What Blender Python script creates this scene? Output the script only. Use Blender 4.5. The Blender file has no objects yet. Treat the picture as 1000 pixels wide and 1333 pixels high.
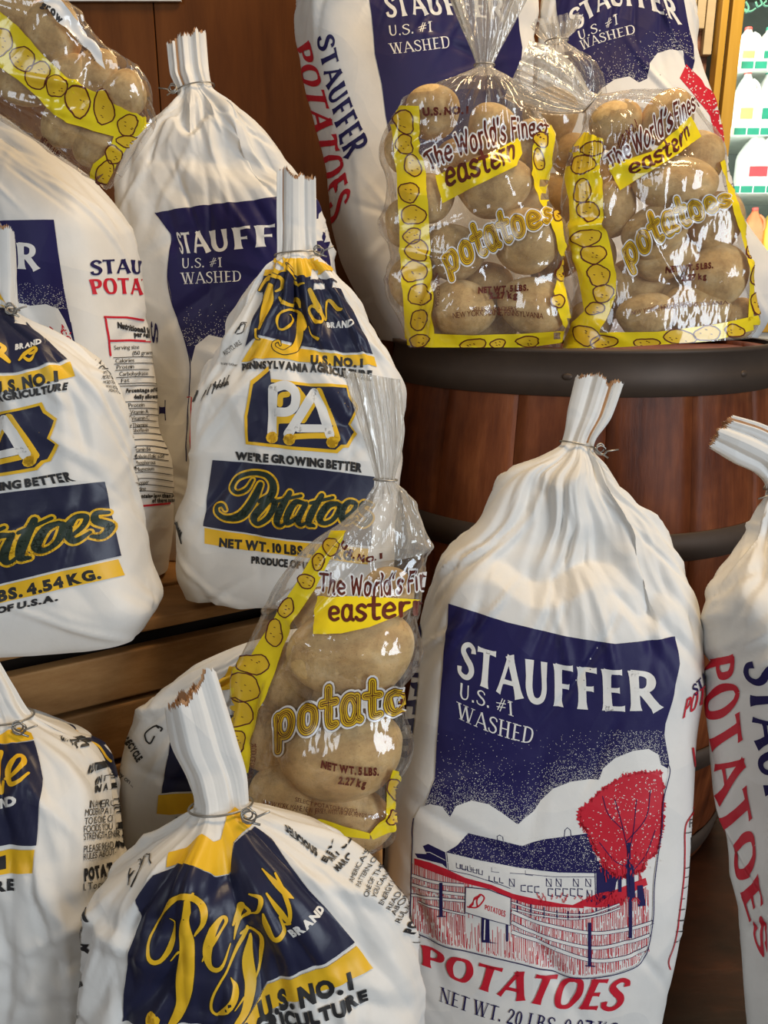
import bpy, bmesh, math, random
import numpy as np
from mathutils import Vector, Matrix
from mathutils.geometry import tessellate_polygon

# ------------------------------------------------------------------ camera, light, exposure
SC = bpy.context.scene
COL = SC.collection
CAM_Z, PITCH, FPX = 0.85, math.radians(15.5), 1007.0
cam_data = bpy.data.cameras.new('camera')
cam_data.sensor_fit = 'VERTICAL'; cam_data.sensor_height = 24.0
cam_data.lens = 24.0 * FPX / 1333.0
cam_data.clip_start = 0.02
cam = bpy.data.objects.new('camera', cam_data); COL.objects.link(cam)
cam.location = (0, 0, CAM_Z); cam.rotation_euler = (math.pi / 2 - PITCH, 0, 0)
SC.camera = cam
SC.view_settings.view_transform = 'Standard'; SC.view_settings.look = 'None'
SC.view_settings.gamma = 1.0; SC.view_settings.use_curve_mapping = False
SC.view_settings.exposure = 0.0
SC.cycles.transparent_max_bounces = 32
SC.cycles.max_bounces = 10

world = bpy.data.worlds.new('room_light'); SC.world = world; world.use_nodes = True
bg = world.node_tree.nodes['Background']
bg.inputs[0].default_value = (1.0, 0.84, 0.66, 1); bg.inputs[1].default_value = 0.13

def area(name, loc, target, sx, sy, power, col):
    l = bpy.data.lights.new(name, 'AREA'); l.shape = 'RECTANGLE'; l.size = sx; l.size_y = sy
    l.energy = power; l.color = col
    o = bpy.data.objects.new(name, l); COL.objects.link(o); o.location = loc
    d = Vector(target) - Vector(loc); o.rotation_euler = d.to_track_quat('-Z', 'Y').to_euler()
    return o
area('window_daylight', (2.1, -1.3, 1.25), (0.0, 0.9, 0.55), 1.1, 1.5, 48, (0.80, 0.90, 1.0))
area('window_daylight_side', (-1.5, -1.5, 1.9), (-0.1, 0.9, 0.7), 0.9, 1.2, 17, (0.80, 0.90, 1.0))
area('far_room_fill', (1.2, 2.2, 2.6), (1.2, 3.3, 1.0), 0.5, 0.5, 30, (1.0, 0.80, 0.52))  # added fill that brightens the far wall and cooler front, no visible source
area('ceiling_lamp', (0.62, 0.85, 2.3), (0.25, 0.85, 0.3), 0.5, 0.5, 20, (1.0, 0.72, 0.40))

# ------------------------------------------------------------------ camera geometry (photo frame 1000 x 1333)
CT, ST = math.cos(PITCH), math.sin(PITCH)
def ray(px, py):
    a = (px - 500.0) / FPX; b = (666.5 - py) / FPX
    return np.array([a, CT + b * ST, -ST + b * CT])
def at(px, py, Y, b=0.0):
    """point where the sight line of a photo pixel meets the upright (or leaning) plane y = Y + b z"""
    d = ray(px, py)
    s = (Y + b * CAM_Z) / (d[1] - b * d[2])
    return np.array([0, 0, CAM_Z]) + s * d
def proj(P):
    q = P - np.array([0, 0, CAM_Z])
    zc = q[..., 1] * CT - q[..., 2] * ST
    up = q[..., 1] * ST + q[..., 2] * CT
    return 500 + FPX * q[..., 0] / zc, 666.5 - FPX * up / zc

# ------------------------------------------------------------------ materials
def new_mat(name):
    m = bpy.data.materials.new(name); m.use_nodes = True
    nt = m.node_tree; p = nt.nodes['Principled BSDF']
    return m, nt, p
def noise_node(nt, scale, detail=4, rough=0.6, vec=None, stretch=None):
    tc = nt.nodes.new('ShaderNodeTexCoord'); n = nt.nodes.new('ShaderNodeTexNoise')
    n.inputs['Scale'].default_value = scale; n.inputs['Detail'].default_value = detail; n.inputs['Roughness'].default_value = rough
    if stretch:
        mp = nt.nodes.new('ShaderNodeMapping'); mp.inputs['Scale'].default_value = stretch
        nt.links.new(tc.outputs['Object'], mp.inputs['Vector']); nt.links.new(mp.outputs['Vector'], n.inputs['Vector'])
    else:
        nt.links.new(tc.outputs['Object'], n.inputs['Vector'])
    return n
def ramp(nt, src, stops):
    r = nt.nodes.new('ShaderNodeValToRGB'); e = r.color_ramp.elements
    while len(e) < len(stops): e.new(0.5)
    for k, (p, c) in enumerate(stops):
        e[k].position = p; e[k].color = (*c, 1)
    nt.links.new(src, r.inputs['Fac']); return r
def bump(nt, src, strength, dist, p):
    b = nt.nodes.new('ShaderNodeBump'); b.inputs['Strength'].default_value = strength; b.inputs['Distance'].default_value = dist
    nt.links.new(src, b.inputs['Height']); nt.links.new(b.outputs['Normal'], p.inputs['Normal']); return b
def paper(name, c1, c2, rough=0.5, bs=0.35, spec=0.35):
    m, nt, p = new_mat(name)
    n = noise_node(nt, 9, 5, 0.6); r = ramp(nt, n.outputs['Fac'], [(0.35, c1), (0.65, c2)])
    nt.links.new(r.outputs['Color'], p.inputs['Base Color'])
    p.inputs['Roughness'].default_value = rough; p.inputs['Specular IOR Level'].default_value = spec
    n2 = noise_node(nt, 45, 3, 0.5); b1 = bump(nt, n2.outputs['Fac'], bs * .4, 0.004, p)
    tc = nt.nodes.new('ShaderNodeTexCoord'); n3 = nt.nodes.new('ShaderNodeTexNoise'); n3.inputs['Scale'].default_value = 6; n3.inputs['Detail'].default_value = 2
    ad = nt.nodes.new('ShaderNodeMix'); ad.data_type = 'RGBA'; ad.inputs['Factor'].default_value = .12
    nt.links.new(tc.outputs['Object'], n3.inputs['Vector']); nt.links.new(tc.outputs['Object'], ad.inputs['A']); nt.links.new(n3.outputs['Color'], ad.inputs['B'])
    vo = nt.nodes.new('ShaderNodeTexVoronoi'); vo.inputs['Scale'].default_value = 15; nt.links.new(ad.outputs['Result'], vo.inputs['Vector'])
    b2 = nt.nodes.new('ShaderNodeBump'); b2.inputs['Strength'].default_value = bs * .75; b2.inputs['Distance'].default_value = .012
    nt.links.new(vo.outputs['Distance'], b2.inputs['Height']); nt.links.new(b1.outputs['Normal'], b2.inputs['Normal']); nt.links.new(b2.outputs['Normal'], p.inputs['Normal'])
    return m
def plain(name, c, rough=0.5, metal=0.0, spec=0.5):
    m, nt, p = new_mat(name)
    n = noise_node(nt, 30, 3); k = 0.9
    r = ramp(nt, n.outputs['Fac'], [(0.3, tuple(x * k for x in c)), (0.7, tuple(min(1, x * 1.06) for x in c))])
    nt.links.new(r.outputs['Color'], p.inputs['Base Color'])
    p.inputs['Roughness'].default_value = rough; p.inputs['Metallic'].default_value = metal; p.inputs['Specular IOR Level'].default_value = spec
    return m
def wood(name, stops, scale, stretch, rough=0.5, bs=0.25, blotch=None, spec=0.25):
    m, nt, p = new_mat(name)
    n = noise_node(nt, scale, 8, 0.65, stretch=stretch)
    r = ramp(nt, n.outputs['Fac'], stops); out = r.outputs['Color']
    if blotch:
        n2 = noise_node(nt, blotch[0], 4, 0.6); r2 = ramp(nt, n2.outputs['Fac'], [(0.4, (1, 1, 1)), (0.68, blotch[1])])
        mx = nt.nodes.new('ShaderNodeMix'); mx.data_type = 'RGBA'; mx.blend_type = 'MULTIPLY'; mx.inputs['Factor'].default_value = 1
        nt.links.new(out, mx.inputs['A']); nt.links.new(r2.outputs['Color'], mx.inputs['B']); out = mx.outputs['Result']
    nt.links.new(out, p.inputs['Base Color']); p.inputs['Roughness'].default_value = rough; p.inputs['Specular IOR Level'].default_value = spec
    bump(nt, n.outputs['Fac'], bs, 0.004, p)
    return m
def film_mat(name, haze, gloss, bs, st=(1.6, 1.0, 0.7), tint=(1, 1, 1)):
    m, nt, p = new_mat(name); nt.nodes.remove(p)
    out = nt.nodes['Material Output']
    tr = nt.nodes.new('ShaderNodeBsdfTransparent'); tr.inputs[0].default_value = (*tint, 1)
    gl = nt.nodes.new('ShaderNodeBsdfGlossy'); gl.inputs['Roughness'].default_value = 0.09
    df = nt.nodes.new('ShaderNodeBsdfDiffuse'); df.inputs[0].default_value = (0.95, 0.88, 0.76, 1)
    lw = nt.nodes.new('ShaderNodeLayerWeight'); lw.inputs['Blend'].default_value = 0.35
    n = noise_node(nt, 22, 3, 0.5, stretch=st); b = nt.nodes.new('ShaderNodeBump')
    b.inputs['Strength'].default_value = bs; b.inputs['Distance'].default_value = 0.012
    nt.links.new(n.outputs['Fac'], b.inputs['Height'])
    for x in (gl, lw): nt.links.new(b.outputs['Normal'], x.inputs['Normal'])
    m1 = nt.nodes.new('ShaderNodeMixShader'); m1.inputs[0].default_value = haze
    nt.links.new(tr.outputs[0], m1.inputs[1]); nt.links.new(df.outputs[0], m1.inputs[2])
    mt = nt.nodes.new('ShaderNodeMath'); mt.operation = 'MULTIPLY_ADD'; mt.inputs[1].default_value = 0.45; mt.inputs[2].default_value = gloss
    nt.links.new(lw.outputs['Fresnel'], mt.inputs[0])
    m2 = nt.nodes.new('ShaderNodeMixShader'); nt.links.new(mt.outputs[0], m2.inputs[0])
    nt.links.new(m1.outputs[0], m2.inputs[1]); nt.links.new(gl.outputs[0], m2.inputs[2])
    nt.links.new(m2.outputs[0], out.inputs['Surface'])
    return m

M = {}
M['paper'] = paper('white_sack_paper', (0.74, 0.72, 0.68), (0.83, 0.81, 0.77), 0.5)
M['kraft'] = paper('brown_kraft_paper', (0.40, 0.20, 0.09), (0.52, 0.28, 0.13), 0.7)
M['navy'] = paper('blue_print', (0.014, 0.011, 0.072), (0.019, 0.015, 0.09), 0.48, 0.3, 0.22)
M['red'] = paper('red_print', (0.55, 0.012, 0.03), (0.62, 0.02, 0.04), 0.42, 0.3)
M['ink'] = paper('dark_navy_print', (0.016, 0.018, 0.046), (0.022, 0.024, 0.058), 0.38, 0.3)
M['yel'] = paper('gold_print', (0.80, 0.46, 0.015), (0.86, 0.52, 0.03), 0.42, 0.3)
M['black'] = paper('black_print', (0.02, 0.02, 0.022), (0.03, 0.03, 0.032), 0.45, 0.3)
M['green'] = paper('dark_green_print', (0.02, 0.035, 0.025), (0.03, 0.045, 0.03), 0.4, 0.3)
M['white'] = paper('white_print', (0.76, 0.74, 0.70), (0.83, 0.81, 0.77), 0.45, 0.3)
M['py'] = paper('yellow_film_print', (0.88, 0.66, 0.012), (0.93, 0.72, 0.02), 0.16, 0.5, 0.7)
M['po'] = paper('ochre_film_print', (0.74, 0.46, 0.02), (0.86, 0.56, 0.03), 0.2, 0.5, 0.7)
M['pb'] = paper('maroon_film_print', (0.10, 0.018, 0.012), (0.13, 0.025, 0.015), 0.2, 0.5, 0.7)
M['pw'] = paper('white_film_print', (0.82, 0.80, 0.77), (0.88, 0.86, 0.83), 0.2, 0.5, 0.7)
M['film'] = film_mat('clear_plastic_film', 0.05, 0.075, 0.55)
M['flare'] = film_mat('gathered_plastic_film', 0.28, 0.06, 0.6, (3.0, 3.0, 0.35))
M['wire'] = plain('tie_wire', (0.36, 0.34, 0.31), 0.4, 0.85)
M['panel'] = wood('brown_wall_panel', [(0.3, (0.095, 0.030, 0.006)), (0.55, (0.155, 0.050, 0.010)), (0.75, (0.21, 0.072, 0.016))], 3, (6, 6, 0.7), 0.5, 0.15, None, 0.12)
M['stave'] = wood('barrel_oak', [(0.28, (0.10, 0.022, 0.006)), (0.5, (0.22, 0.058, 0.016)), (0.72, (0.34, 0.105, 0.033))], 4, (9, 9, 0.8), 0.5, 0.35, (5, (0.35, 0.28, 0.25)))
M['hoop'] = plain('rusty_iron', (0.072, 0.050, 0.037), 0.55, 0.35, 0.4)
M['board'] = wood('crate_pine', [(0.3, (0.24, 0.115, 0.038)), (0.55, (0.39, 0.20, 0.072)), (0.75, (0.48, 0.27, 0.105))], 4, (0.8, 5, 9), 0.6, 0.3)
M['gap'] = plain('dark_wood_gap_shade', (0.03, 0.018, 0.01), 0.8)  # dark parts, and the shade painted behind the crate slats
M['floor'] = wood('red_floor_boards', [(0.3, (0.015, 0.006, 0.003)), (0.55, (0.05, 0.015, 0.006)), (0.78, (0.13, 0.036, 0.011))], 4, (1, 4, 1), 0.4, 0.2, (7, (0.3, 0.25, 0.22)))
M['cream'] = wood('cream_siding', [(0.3, (0.55, 0.43, 0.26)), (0.7, (0.66, 0.53, 0.34))], 3, (1, 1, 5), 0.6, 0.1)
M['brick'] = wood('old_brick', [(0.3, (0.12, 0.05, 0.03)), (0.6, (0.3, 0.14, 0.09))], 14, (1, 1, 3), 0.8, 0.3)
M['brass'] = wood('varnished_frame', [(0.3, (0.55, 0.31, 0.04)), (0.7, (0.68, 0.41, 0.07))], 4, (4, 4, 0.4), 0.35, 0.05)
M['enamel'] = plain('white_enamel', (0.78, 0.78, 0.74), 0.35)
M['cooler'] = plain('cooler_inside', (0.16, 0.19, 0.16), 0.5)
M['shelf'] = plain('cooler_shelf', (0.7, 0.74, 0.68), 0.4)
M['tag'] = plain('green_price_strip', (0.0, 0.24, 0.14), 0.4)
M['milk'] = plain('milk_jug', (0.86, 0.86, 0.82), 0.4)
M['cap'] = plain('red_cap', (0.70, 0.12, 0.10), 0.4)
M['gcap'] = plain('green_cap', (0.08, 0.5, 0.36), 0.4)
M['orange'] = plain('orange_drink', (0.90, 0.25, 0.10), 0.35)
M['lemon'] = plain('yellow_drink', (0.85, 0.75, 0.12), 0.35)
M['olab'] = plain('orange_label', (0.92, 0.38, 0.12), 0.4)
M['rlab'] = plain('red_label', (0.6, 0.04, 0.05), 0.4)
M['chalk'] = plain('teal_marker', (0.25, 0.75, 0.62), 0.5)
def glow(name, col, s):
    m, nt, p = new_mat(name)
    p.inputs['Base Color'].default_value = (*col, 1); p.inputs['Emission Color'].default_value = (*col, 1); p.inputs['Emission Strength'].default_value = s
    return m
M['tube'] = glow('fluorescent_tube', (0.92, 1.0, 0.93), 9.0)
def glass():
    m, nt, p = new_mat('cooler_glass'); nt.nodes.remove(p)
    tr = nt.nodes.new('ShaderNodeBsdfTransparent'); gl = nt.nodes.new('ShaderNodeBsdfGlossy'); gl.inputs['Roughness'].default_value = 0.03
    lw = nt.nodes.new('ShaderNodeLayerWeight'); lw.inputs['Blend'].default_value = 0.3
    mx = nt.nodes.new('ShaderNodeMixShader'); nt.links.new(lw.outputs['Fresnel'], mx.inputs[0])
    nt.links.new(tr.outputs[0], mx.inputs[1]); nt.links.new(gl.outputs[0], mx.inputs[2]); nt.links.new(mx.outputs[0], nt.nodes['Material Output'].inputs['Surface'])
    return m
M['glass'] = glass()
def potato_mat():
    m, nt, p = new_mat('potato_skin')
    n = noise_node(nt, 1.6, 5, 0.6); r = ramp(nt, n.outputs['Fac'], [(0.3, (0.62, 0.37, 0.13)), (0.5, (0.78, 0.52, 0.21)), (0.72, (0.86, 0.65, 0.35))])
    n2 = noise_node(nt, 26, 3, 0.7); r2 = ramp(nt, n2.outputs['Fac'], [(0.30, (0.38, 0.24, 0.14)), (0.37, (1, 1, 1))])
    mx = nt.nodes.new('ShaderNodeMix'); mx.data_type = 'RGBA'; mx.blend_type = 'MULTIPLY'; mx.inputs['Factor'].default_value = 0.8
    nt.links.new(r.outputs['Color'], mx.inputs['A']); nt.links.new(r2.outputs['Color'], mx.inputs['B'])
    n3 = noise_node(nt, 2.2, 4, 0.65); r3 = ramp(nt, n3.outputs['Fac'], [(0.46, (1, 1, 1)), (0.7, (0.66, 0.60, 0.54))])
    m2 = nt.nodes.new('ShaderNodeMix'); m2.data_type = 'RGBA'; m2.blend_type = 'MULTIPLY'; m2.inputs['Factor'].default_value = 0.9
    nt.links.new(mx.outputs['Result'], m2.inputs['A']); nt.links.new(r3.outputs['Color'], m2.inputs['B'])
    nt.links.new(m2.outputs['Result'], p.inputs['Base Color']); p.inputs['Roughness'].default_value = 0.62
    bump(nt, n2.outputs['Fac'], 0.25, 0.003, p)
    return m
M['potato'] = potato_mat()

# ------------------------------------------------------------------ object helpers
def tag(o, label, cat, group=None):
    o['label'] = label; o['category'] = cat
    if group: o['group'] = group
    return o
def thing(name, loc, label, cat, group=None):
    o = bpy.data.objects.new(name, None); o.empty_display_size = 0.05; COL.objects.link(o); o.location = loc
    return tag(o, label, cat, group)
def mesh_obj(name, verts, faces, mats, midx=None, parent=None, smooth=False, normals=None):
    off = Vector(parent.location) if parent else Vector((0, 0, 0))
    gp = parent.parent if parent else None
    while gp: off += Vector(gp.location); gp = gp.parent
    v = np.asarray(verts, dtype=float) - np.array(off)
    me = bpy.data.meshes.new(name); me.from_pydata(v.tolist(), [], [list(map(int, f)) for f in faces])
    for m in (mats if isinstance(mats, list) else [mats]): me.materials.append(m)
    if midx is not None: me.polygons.foreach_set('material_index', np.asarray(midx, dtype=np.int32))
    if smooth: me.polygons.foreach_set('use_smooth', np.ones(len(me.polygons), dtype=bool))
    if normals is not None: me.normals_split_custom_set_from_vertices(np.asarray(normals).tolist())
    me.update()
    o = bpy.data.objects.new(name, me); COL.objects.link(o)
    if parent: o.parent = parent
    return o
def bm_obj(name, bm, mat, parent=None, smooth=False):
    bm.normal_update()
    v = [x.co[:] for x in bm.verts]; bm.verts.index_update()
    f = [[q.index for q in x.verts] for x in bm.faces]
    mi = [x.material_index for x in bm.faces]
    bm.free()
    return mesh_obj(name, v, f, mat, mi, parent, smooth)
def add_box(bm, c, size, rot=None, bevel=0.0, mi=0):
    r = bmesh.ops.create_cube(bm, size=1.0); vs = r['verts']
    mat = Matrix.Translation(c) @ (rot if rot else Matrix.Identity(4)) @ Matrix.Diagonal((*size, 1))
    bmesh.ops.transform(bm, matrix=mat, verts=vs)
    fs = {f for v in vs for f in v.link_faces}
    for f in fs: f.material_index = mi
    if bevel:
        es = list({e for f in fs for e in f.edges})
        bmesh.ops.bevel(bm, geom=es, offset=bevel, segments=2, affect='EDGES', profile=0.6)
def box(name, c, size, mat, parent=None, rot=None, bevel=0.0):
    bm = bmesh.new(); add_box(bm, c, size, rot, bevel); return bm_obj(name, bm, mat, parent)
def structure(o): o['kind'] = 'structure'; return o
def tube_mesh(pts, r, n=8, closed=False):
    pts = [Vector(p) for p in pts]; V, F = [], []
    up = Vector((0.13, 0.2, 1)).normalized()
    N = len(pts)
    for i, p in enumerate(pts):
        a = pts[(i - 1) % N] if (closed or i > 0) else p; b = pts[(i + 1) % N] if (closed or i < N - 1) else p
        d = (b - a).normalized(); x = d.cross(up)
        if x.length < 1e-4: x = d.orthogonal()
        x.normalize(); y = d.cross(x)
        for k in range(n):
            t = 2 * math.pi * k / n; V.append(p + x * math.cos(t) * r + y * math.sin(t) * r)
    for i in range(N if closed else N - 1):
        for k in range(n):
            F.append([i * n + k, i * n + (k + 1) % n, ((i + 1) % N) * n + (k + 1) % n, ((i + 1) % N) * n + k])
    if not closed:
        F.append(list(range(n))[::-1]); F.append([(N - 1) * n + k for k in range(n)])
    return V, F
def lathe(profile, n=24, c=(0, 0, 0)):
    V, F = [], []
    for (r, z) in profile:
        for k in range(n):
            t = 2 * math.pi * k / n; V.append((c[0] + r * math.cos(t), c[1] + r * math.sin(t), c[2] + z))
    for i in range(len(profile) - 1):
        for k in range(n):
            F.append([i * n + k, i * n + (k + 1) % n, (i + 1) * n + (k + 1) % n, (i + 1) * n + k])
    F.append(list(range(n))[::-1]); F.append([(len(profile) - 1) * n + k for k in range(n)])
    return V, F

# ------------------------------------------------------------------ lettering
GLY = {}
def grab_glyphs(chars, offset):
    cur = bpy.data.curves.new('glyph', 'FONT'); cur.offset = offset; cur.resolution_u = 3
    o = bpy.data.objects.new('glyph', cur); COL.objects.link(o)
    for ch in chars:
        cur.body = ch
        bpy.context.view_layer.update()
        me = o.evaluated_get(bpy.context.evaluated_depsgraph_get()).to_mesh()
        v = [x.co[:2] for x in me.vertices]
        GLY[(ch, offset)] = [[v[i] for i in p.vertices] for p in me.polygons]
    bpy.data.objects.remove(o); bpy.data.curves.remove(cur)
CH = "ABCDEFGHIJKLMNOPQRSTUVWXYZ0123456789.,'-abcdefghijklmnopqrstuvwxyz()%&"
grab_glyphs(CH, 0.0); grab_glyphs(CH, 0.062)

def crom(pts, sub=6):
    """smooth curve through points (any number of channels)"""
    P = np.array(pts, dtype=float); n = len(P)
    if n < 3: return P
    out = []
    for i in range(n - 1):
        p0 = P[i - 1] if i > 0 else 2 * P[0] - P[1]; p3 = P[i + 2] if i + 2 < n else 2 * P[-1] - P[-2]
        p1, p2 = P[i], P[i + 1]
        for k in range(sub):
            t = k / sub
            out.append(0.5 * ((2 * p1) + (p2 - p0) * t + (2 * p0 - 5 * p1 + 4 * p2 - p3) * t * t + (3 * p1 - p0 - 3 * p2 + p3) * t ** 3))
    out.append(P[-1]); return np.array(out)
def stroke(pts, w=None, caps=False, grow=0.0):
    """quads along a polyline; pts (x,y) or (x,y,width)"""
    P = np.array(pts, dtype=float)
    W = (P[:, 2] if P.shape[1] > 2 else np.full(len(P), w)) / 2 + grow
    P = P[:, :2]
    d = np.gradient(P, axis=0); L = np.hypot(d[:, 0], d[:, 1]) + 1e-9
    nrm = np.stack([-d[:, 1] / L, d[:, 0] / L], 1)
    A = P + nrm * W[:, None]; B = P - nrm * W[:, None]
    out = []
    for i in range(len(P) - 1):
        out.append([tuple(A[i]), tuple(B[i]), tuple(B[i + 1])]); out.append([tuple(A[i]), tuple(B[i + 1]), tuple(A[i + 1])])
    if caps:
        for i in (range(len(P)) if caps == 'all' else (0, len(P) - 1)):
            out.append([(P[i, 0] + W[i] * math.cos(t * math.pi / 5), P[i, 1] + W[i] * math.sin(t * math.pi / 5)) for t in range(10)])
    return out
# roman capitals: ('T', thick) ('t', thin) straight strokes; ('C', ...) curves with weights in [0..1] between thin and thick
RO = {
 'S': (.60, [('C', [(.54,.76,.2),(.50,.9,.25),(.32,.965,.3),(.14,.87,.6),(.12,.71,.9),(.28,.56,1),(.46,.42,1),(.52,.25,.8),(.42,.08,.4),(.26,.035,.3),(.09,.10,.25),(.04,.26,.2)])]),
 'T': (.72, [('T', [(.36,0),(.36,1)]), ('t', [(.02,.945),(.70,.945)])]),
 'A': (.82, [('t', [(.06,0),(.40,1)]), ('T', [(.40,1),(.75,0)]), ('t', [(.2,.33),(.6,.33)])]),
 'U': (.80, [('C', [(.17,1,1),(.17,.6,1),(.17,.32,1),(.25,.1,.8),(.40,.04,.4),(.55,.12,.3),(.62,.32,.3),(.62,.6,.3),(.62,1,.3)])]),
 'F': (.60, [('T', [(.17,0),(.17,1)]), ('t', [(.1,.945),(.57,.945)]), ('t', [(.17,.5),(.48,.5)])]),
 'E': (.62, [('T', [(.17,0),(.17,1)]), ('t', [(.1,.945),(.56,.945)]), ('t', [(.17,.5),(.48,.5)]), ('t', [(.1,.055),(.59,.055)])]),
 'R': (.76, [('T', [(.17,0),(.17,1)]), ('C', [(.1,.94,.1),(.38,.94,.3),(.54,.86,.8),(.57,.72,1),(.52,.58,.7),(.38,.5,.2),(.17,.5,.1)]), ('T', [(.36,.5),(.68,0)])]),
 'P': (.68, [('T', [(.17,0),(.17,1)]), ('C', [(.1,.94,.1),(.38,.94,.3),(.56,.86,.8),(.59,.70,1),(.54,.54,.7),(.38,.45,.2),(.17,.45,.1)])]),
 'O': (.84, [('C', [(.42,.96,.1),(.22,.88,.6),(.12,.5,1),(.22,.12,.6),(.42,.04,.1),(.62,.12,.6),(.72,.5,1),(.62,.88,.6),(.42,.96,.1)])]),
 'W': (1.1, [('T', [(.06,1),(.30,0)]), ('t', [(.30,0),(.52,1)]), ('T', [(.52,1),(.76,0)]), ('t', [(.76,0),(1.0,1)])]),
 'H': (.84, [('T', [(.17,0),(.17,1)]), ('T', [(.65,0),(.65,1)]), ('t', [(.17,.5),(.65,.5)])]),
 'D': (.82, [('T', [(.17,0),(.17,1)]), ('C', [(.1,.95,.1),(.4,.95,.2),(.62,.82,.7),(.70,.5,1),(.62,.18,.7),(.4,.05,.2),(.1,.05,.1)])]),
 'N': (.84, [('t', [(.13,0),(.13,1)]), ('T', [(.13,1),(.68,0)]), ('t', [(.68,0),(.68,1)])]),
 'L': (.60, [('T', [(.17,0),(.17,1)]), ('t', [(.1,.05),(.56,.05)])]),
 'B': (.72, [('T', [(.17,0),(.17,1)]), ('C', [(.1,.95,.1),(.36,.95,.3),(.50,.86,.8),(.52,.74,.9),(.46,.6,.6),(.34,.53,.1),(.17,.53,.1)]), ('C', [(.17,.53,.1),(.4,.53,.2),(.56,.42,.8),(.59,.28,1),(.52,.12,.7),(.38,.05,.2),(.1,.05,.1)])]),
 'K': (.80, [('T', [(.17,0),(.17,1)]), ('t', [(.17,.42),(.62,1)]), ('T', [(.32,.6),(.72,0)])]),
 'G': (.82, [('C', [(.66,.78,.2),(.56,.93,.2),(.42,.965,.2),(.2,.86,.7),(.12,.5,1),(.22,.12,.7),(.44,.035,.2),(.62,.1,.4),(.66,.3,.8),(.66,.44,.8)]), ('t', [(.5,.44),(.75,.44)])]),
 'I': (.36, [('T', [(.17,0),(.17,1)])]),
 '1': (.46, [('T', [(.25,0),(.25,.98)]), ('t', [(.08,.82),(.25,.97)])]),
 '2': (.56, [('C', [(.06,.74,.3),(.14,.92,.4),(.3,.96,.4),(.44,.84,.9),(.42,.64,.8),(.22,.32,.4),(.06,.07,.2)]), ('T', [(.06,.08),(.50,.08)])]),
 '0': (.58, [('C', [(.27,.96,.1),(.13,.8,.7),(.09,.5,.9),(.13,.2,.7),(.27,.04,.1),(.41,.2,.7),(.45,.5,.9),(.41,.8,.7),(.27,.96,.1)])]),
 '9': (.58, [('C', [(.45,.62,.8),(.3,.46,.2),(.12,.56,.7),(.1,.76,.8),(.26,.96,.1),(.42,.84,.7),(.46,.6,.9),(.40,.26,.6),(.16,.04,.2)])]),
 '7': (.54, [('T', [(.05,.92),(.48,.92)]), ('T', [(.48,.92),(.2,0)])]),
 '.': (.26, [('C', [(.10,.02,1),(.10,.1,1),(.10,.17,1)])]),
 '#': (.66, [('t', [(.1,.1),(.46,.98)]), ('t', [(.24,.05),(.6,.93)]), ('t', [(.02,.55),(.66,.68)]), ('t', [(.04,.3),(.62,.42)])]),
 '/': (.4, [('t', [(.05,0),(.35,1)])]),
}
def roman(text, thick=.2, thin=.1, flare=.4, serif=0.0, gap=.06):
    """polys for a line of roman capitals with cap height 1, and the line's width"""
    out, x = [], 0.0
    for ch in text:
        if ch == ' ': x += .32; continue
        w, st = RO[ch]
        for kind, pts in st:
            if kind == 'C':
                c = crom(pts, 5); c[:, 2] = thin + (thick - thin) * np.clip(c[:, 2], 0, 1)
                n = len(c); e = np.minimum(np.arange(n), np.arange(n)[::-1]) / max(1, n)
                if flare and ch not in 'O0.': c[:, 2] *= 1 + flare * np.clip(1 - e / .12, 0, 1)
                c[:, 0] += x; out += stroke(c)
            else:
                wd = thick if kind == 'T' else thin
                a, b = np.array(pts[0]), np.array(pts[1])
                q = [(*(a + (b - a) * t), wd * (1 + flare * k)) for t, k in ((0, 1), (.07, .55), (.18, .15), (.5, 0), (.82, .15), (.93, .55), (1, 1))]
                q = np.array(q); q[:, 0] += x; out += stroke(q)
                if serif and abs(b[1] - a[1]) > .6 and ch not in '#/':
                    for e in (a, b):
                        yy = min(max(e[1], serif / 2), 1 - serif / 2)
                        if ch in 'AWNV' and ((e[1] > .5) == (ch == 'A')) and ch == 'A': continue
                        out += stroke([(x + e[0] - wd / 2 - .1, yy), (x + e[0] + wd / 2 + .1, yy)], serif)
        x += w + gap
    return out, x - gap
def sans(text, bold=True, gap=.07):
    off = 0.062 if bold else 0.0
    cap = max(p[1] for q in GLY[('H', off)] for p in q); out, x = [], 0.0
    for ch in text:
        g = GLY.get((ch, off))
        if ch == ' ' or not g: x += .28; continue
        x0 = min(p[0] for q in g for p in q); x1 = max(p[0] for q in g for p in q)
        for q in g: out.append([((p[0] - x0 + x * cap) / cap, p[1] / cap) for p in q])
        x += (x1 - x0) / cap + gap
    return out, x - gap
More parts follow.
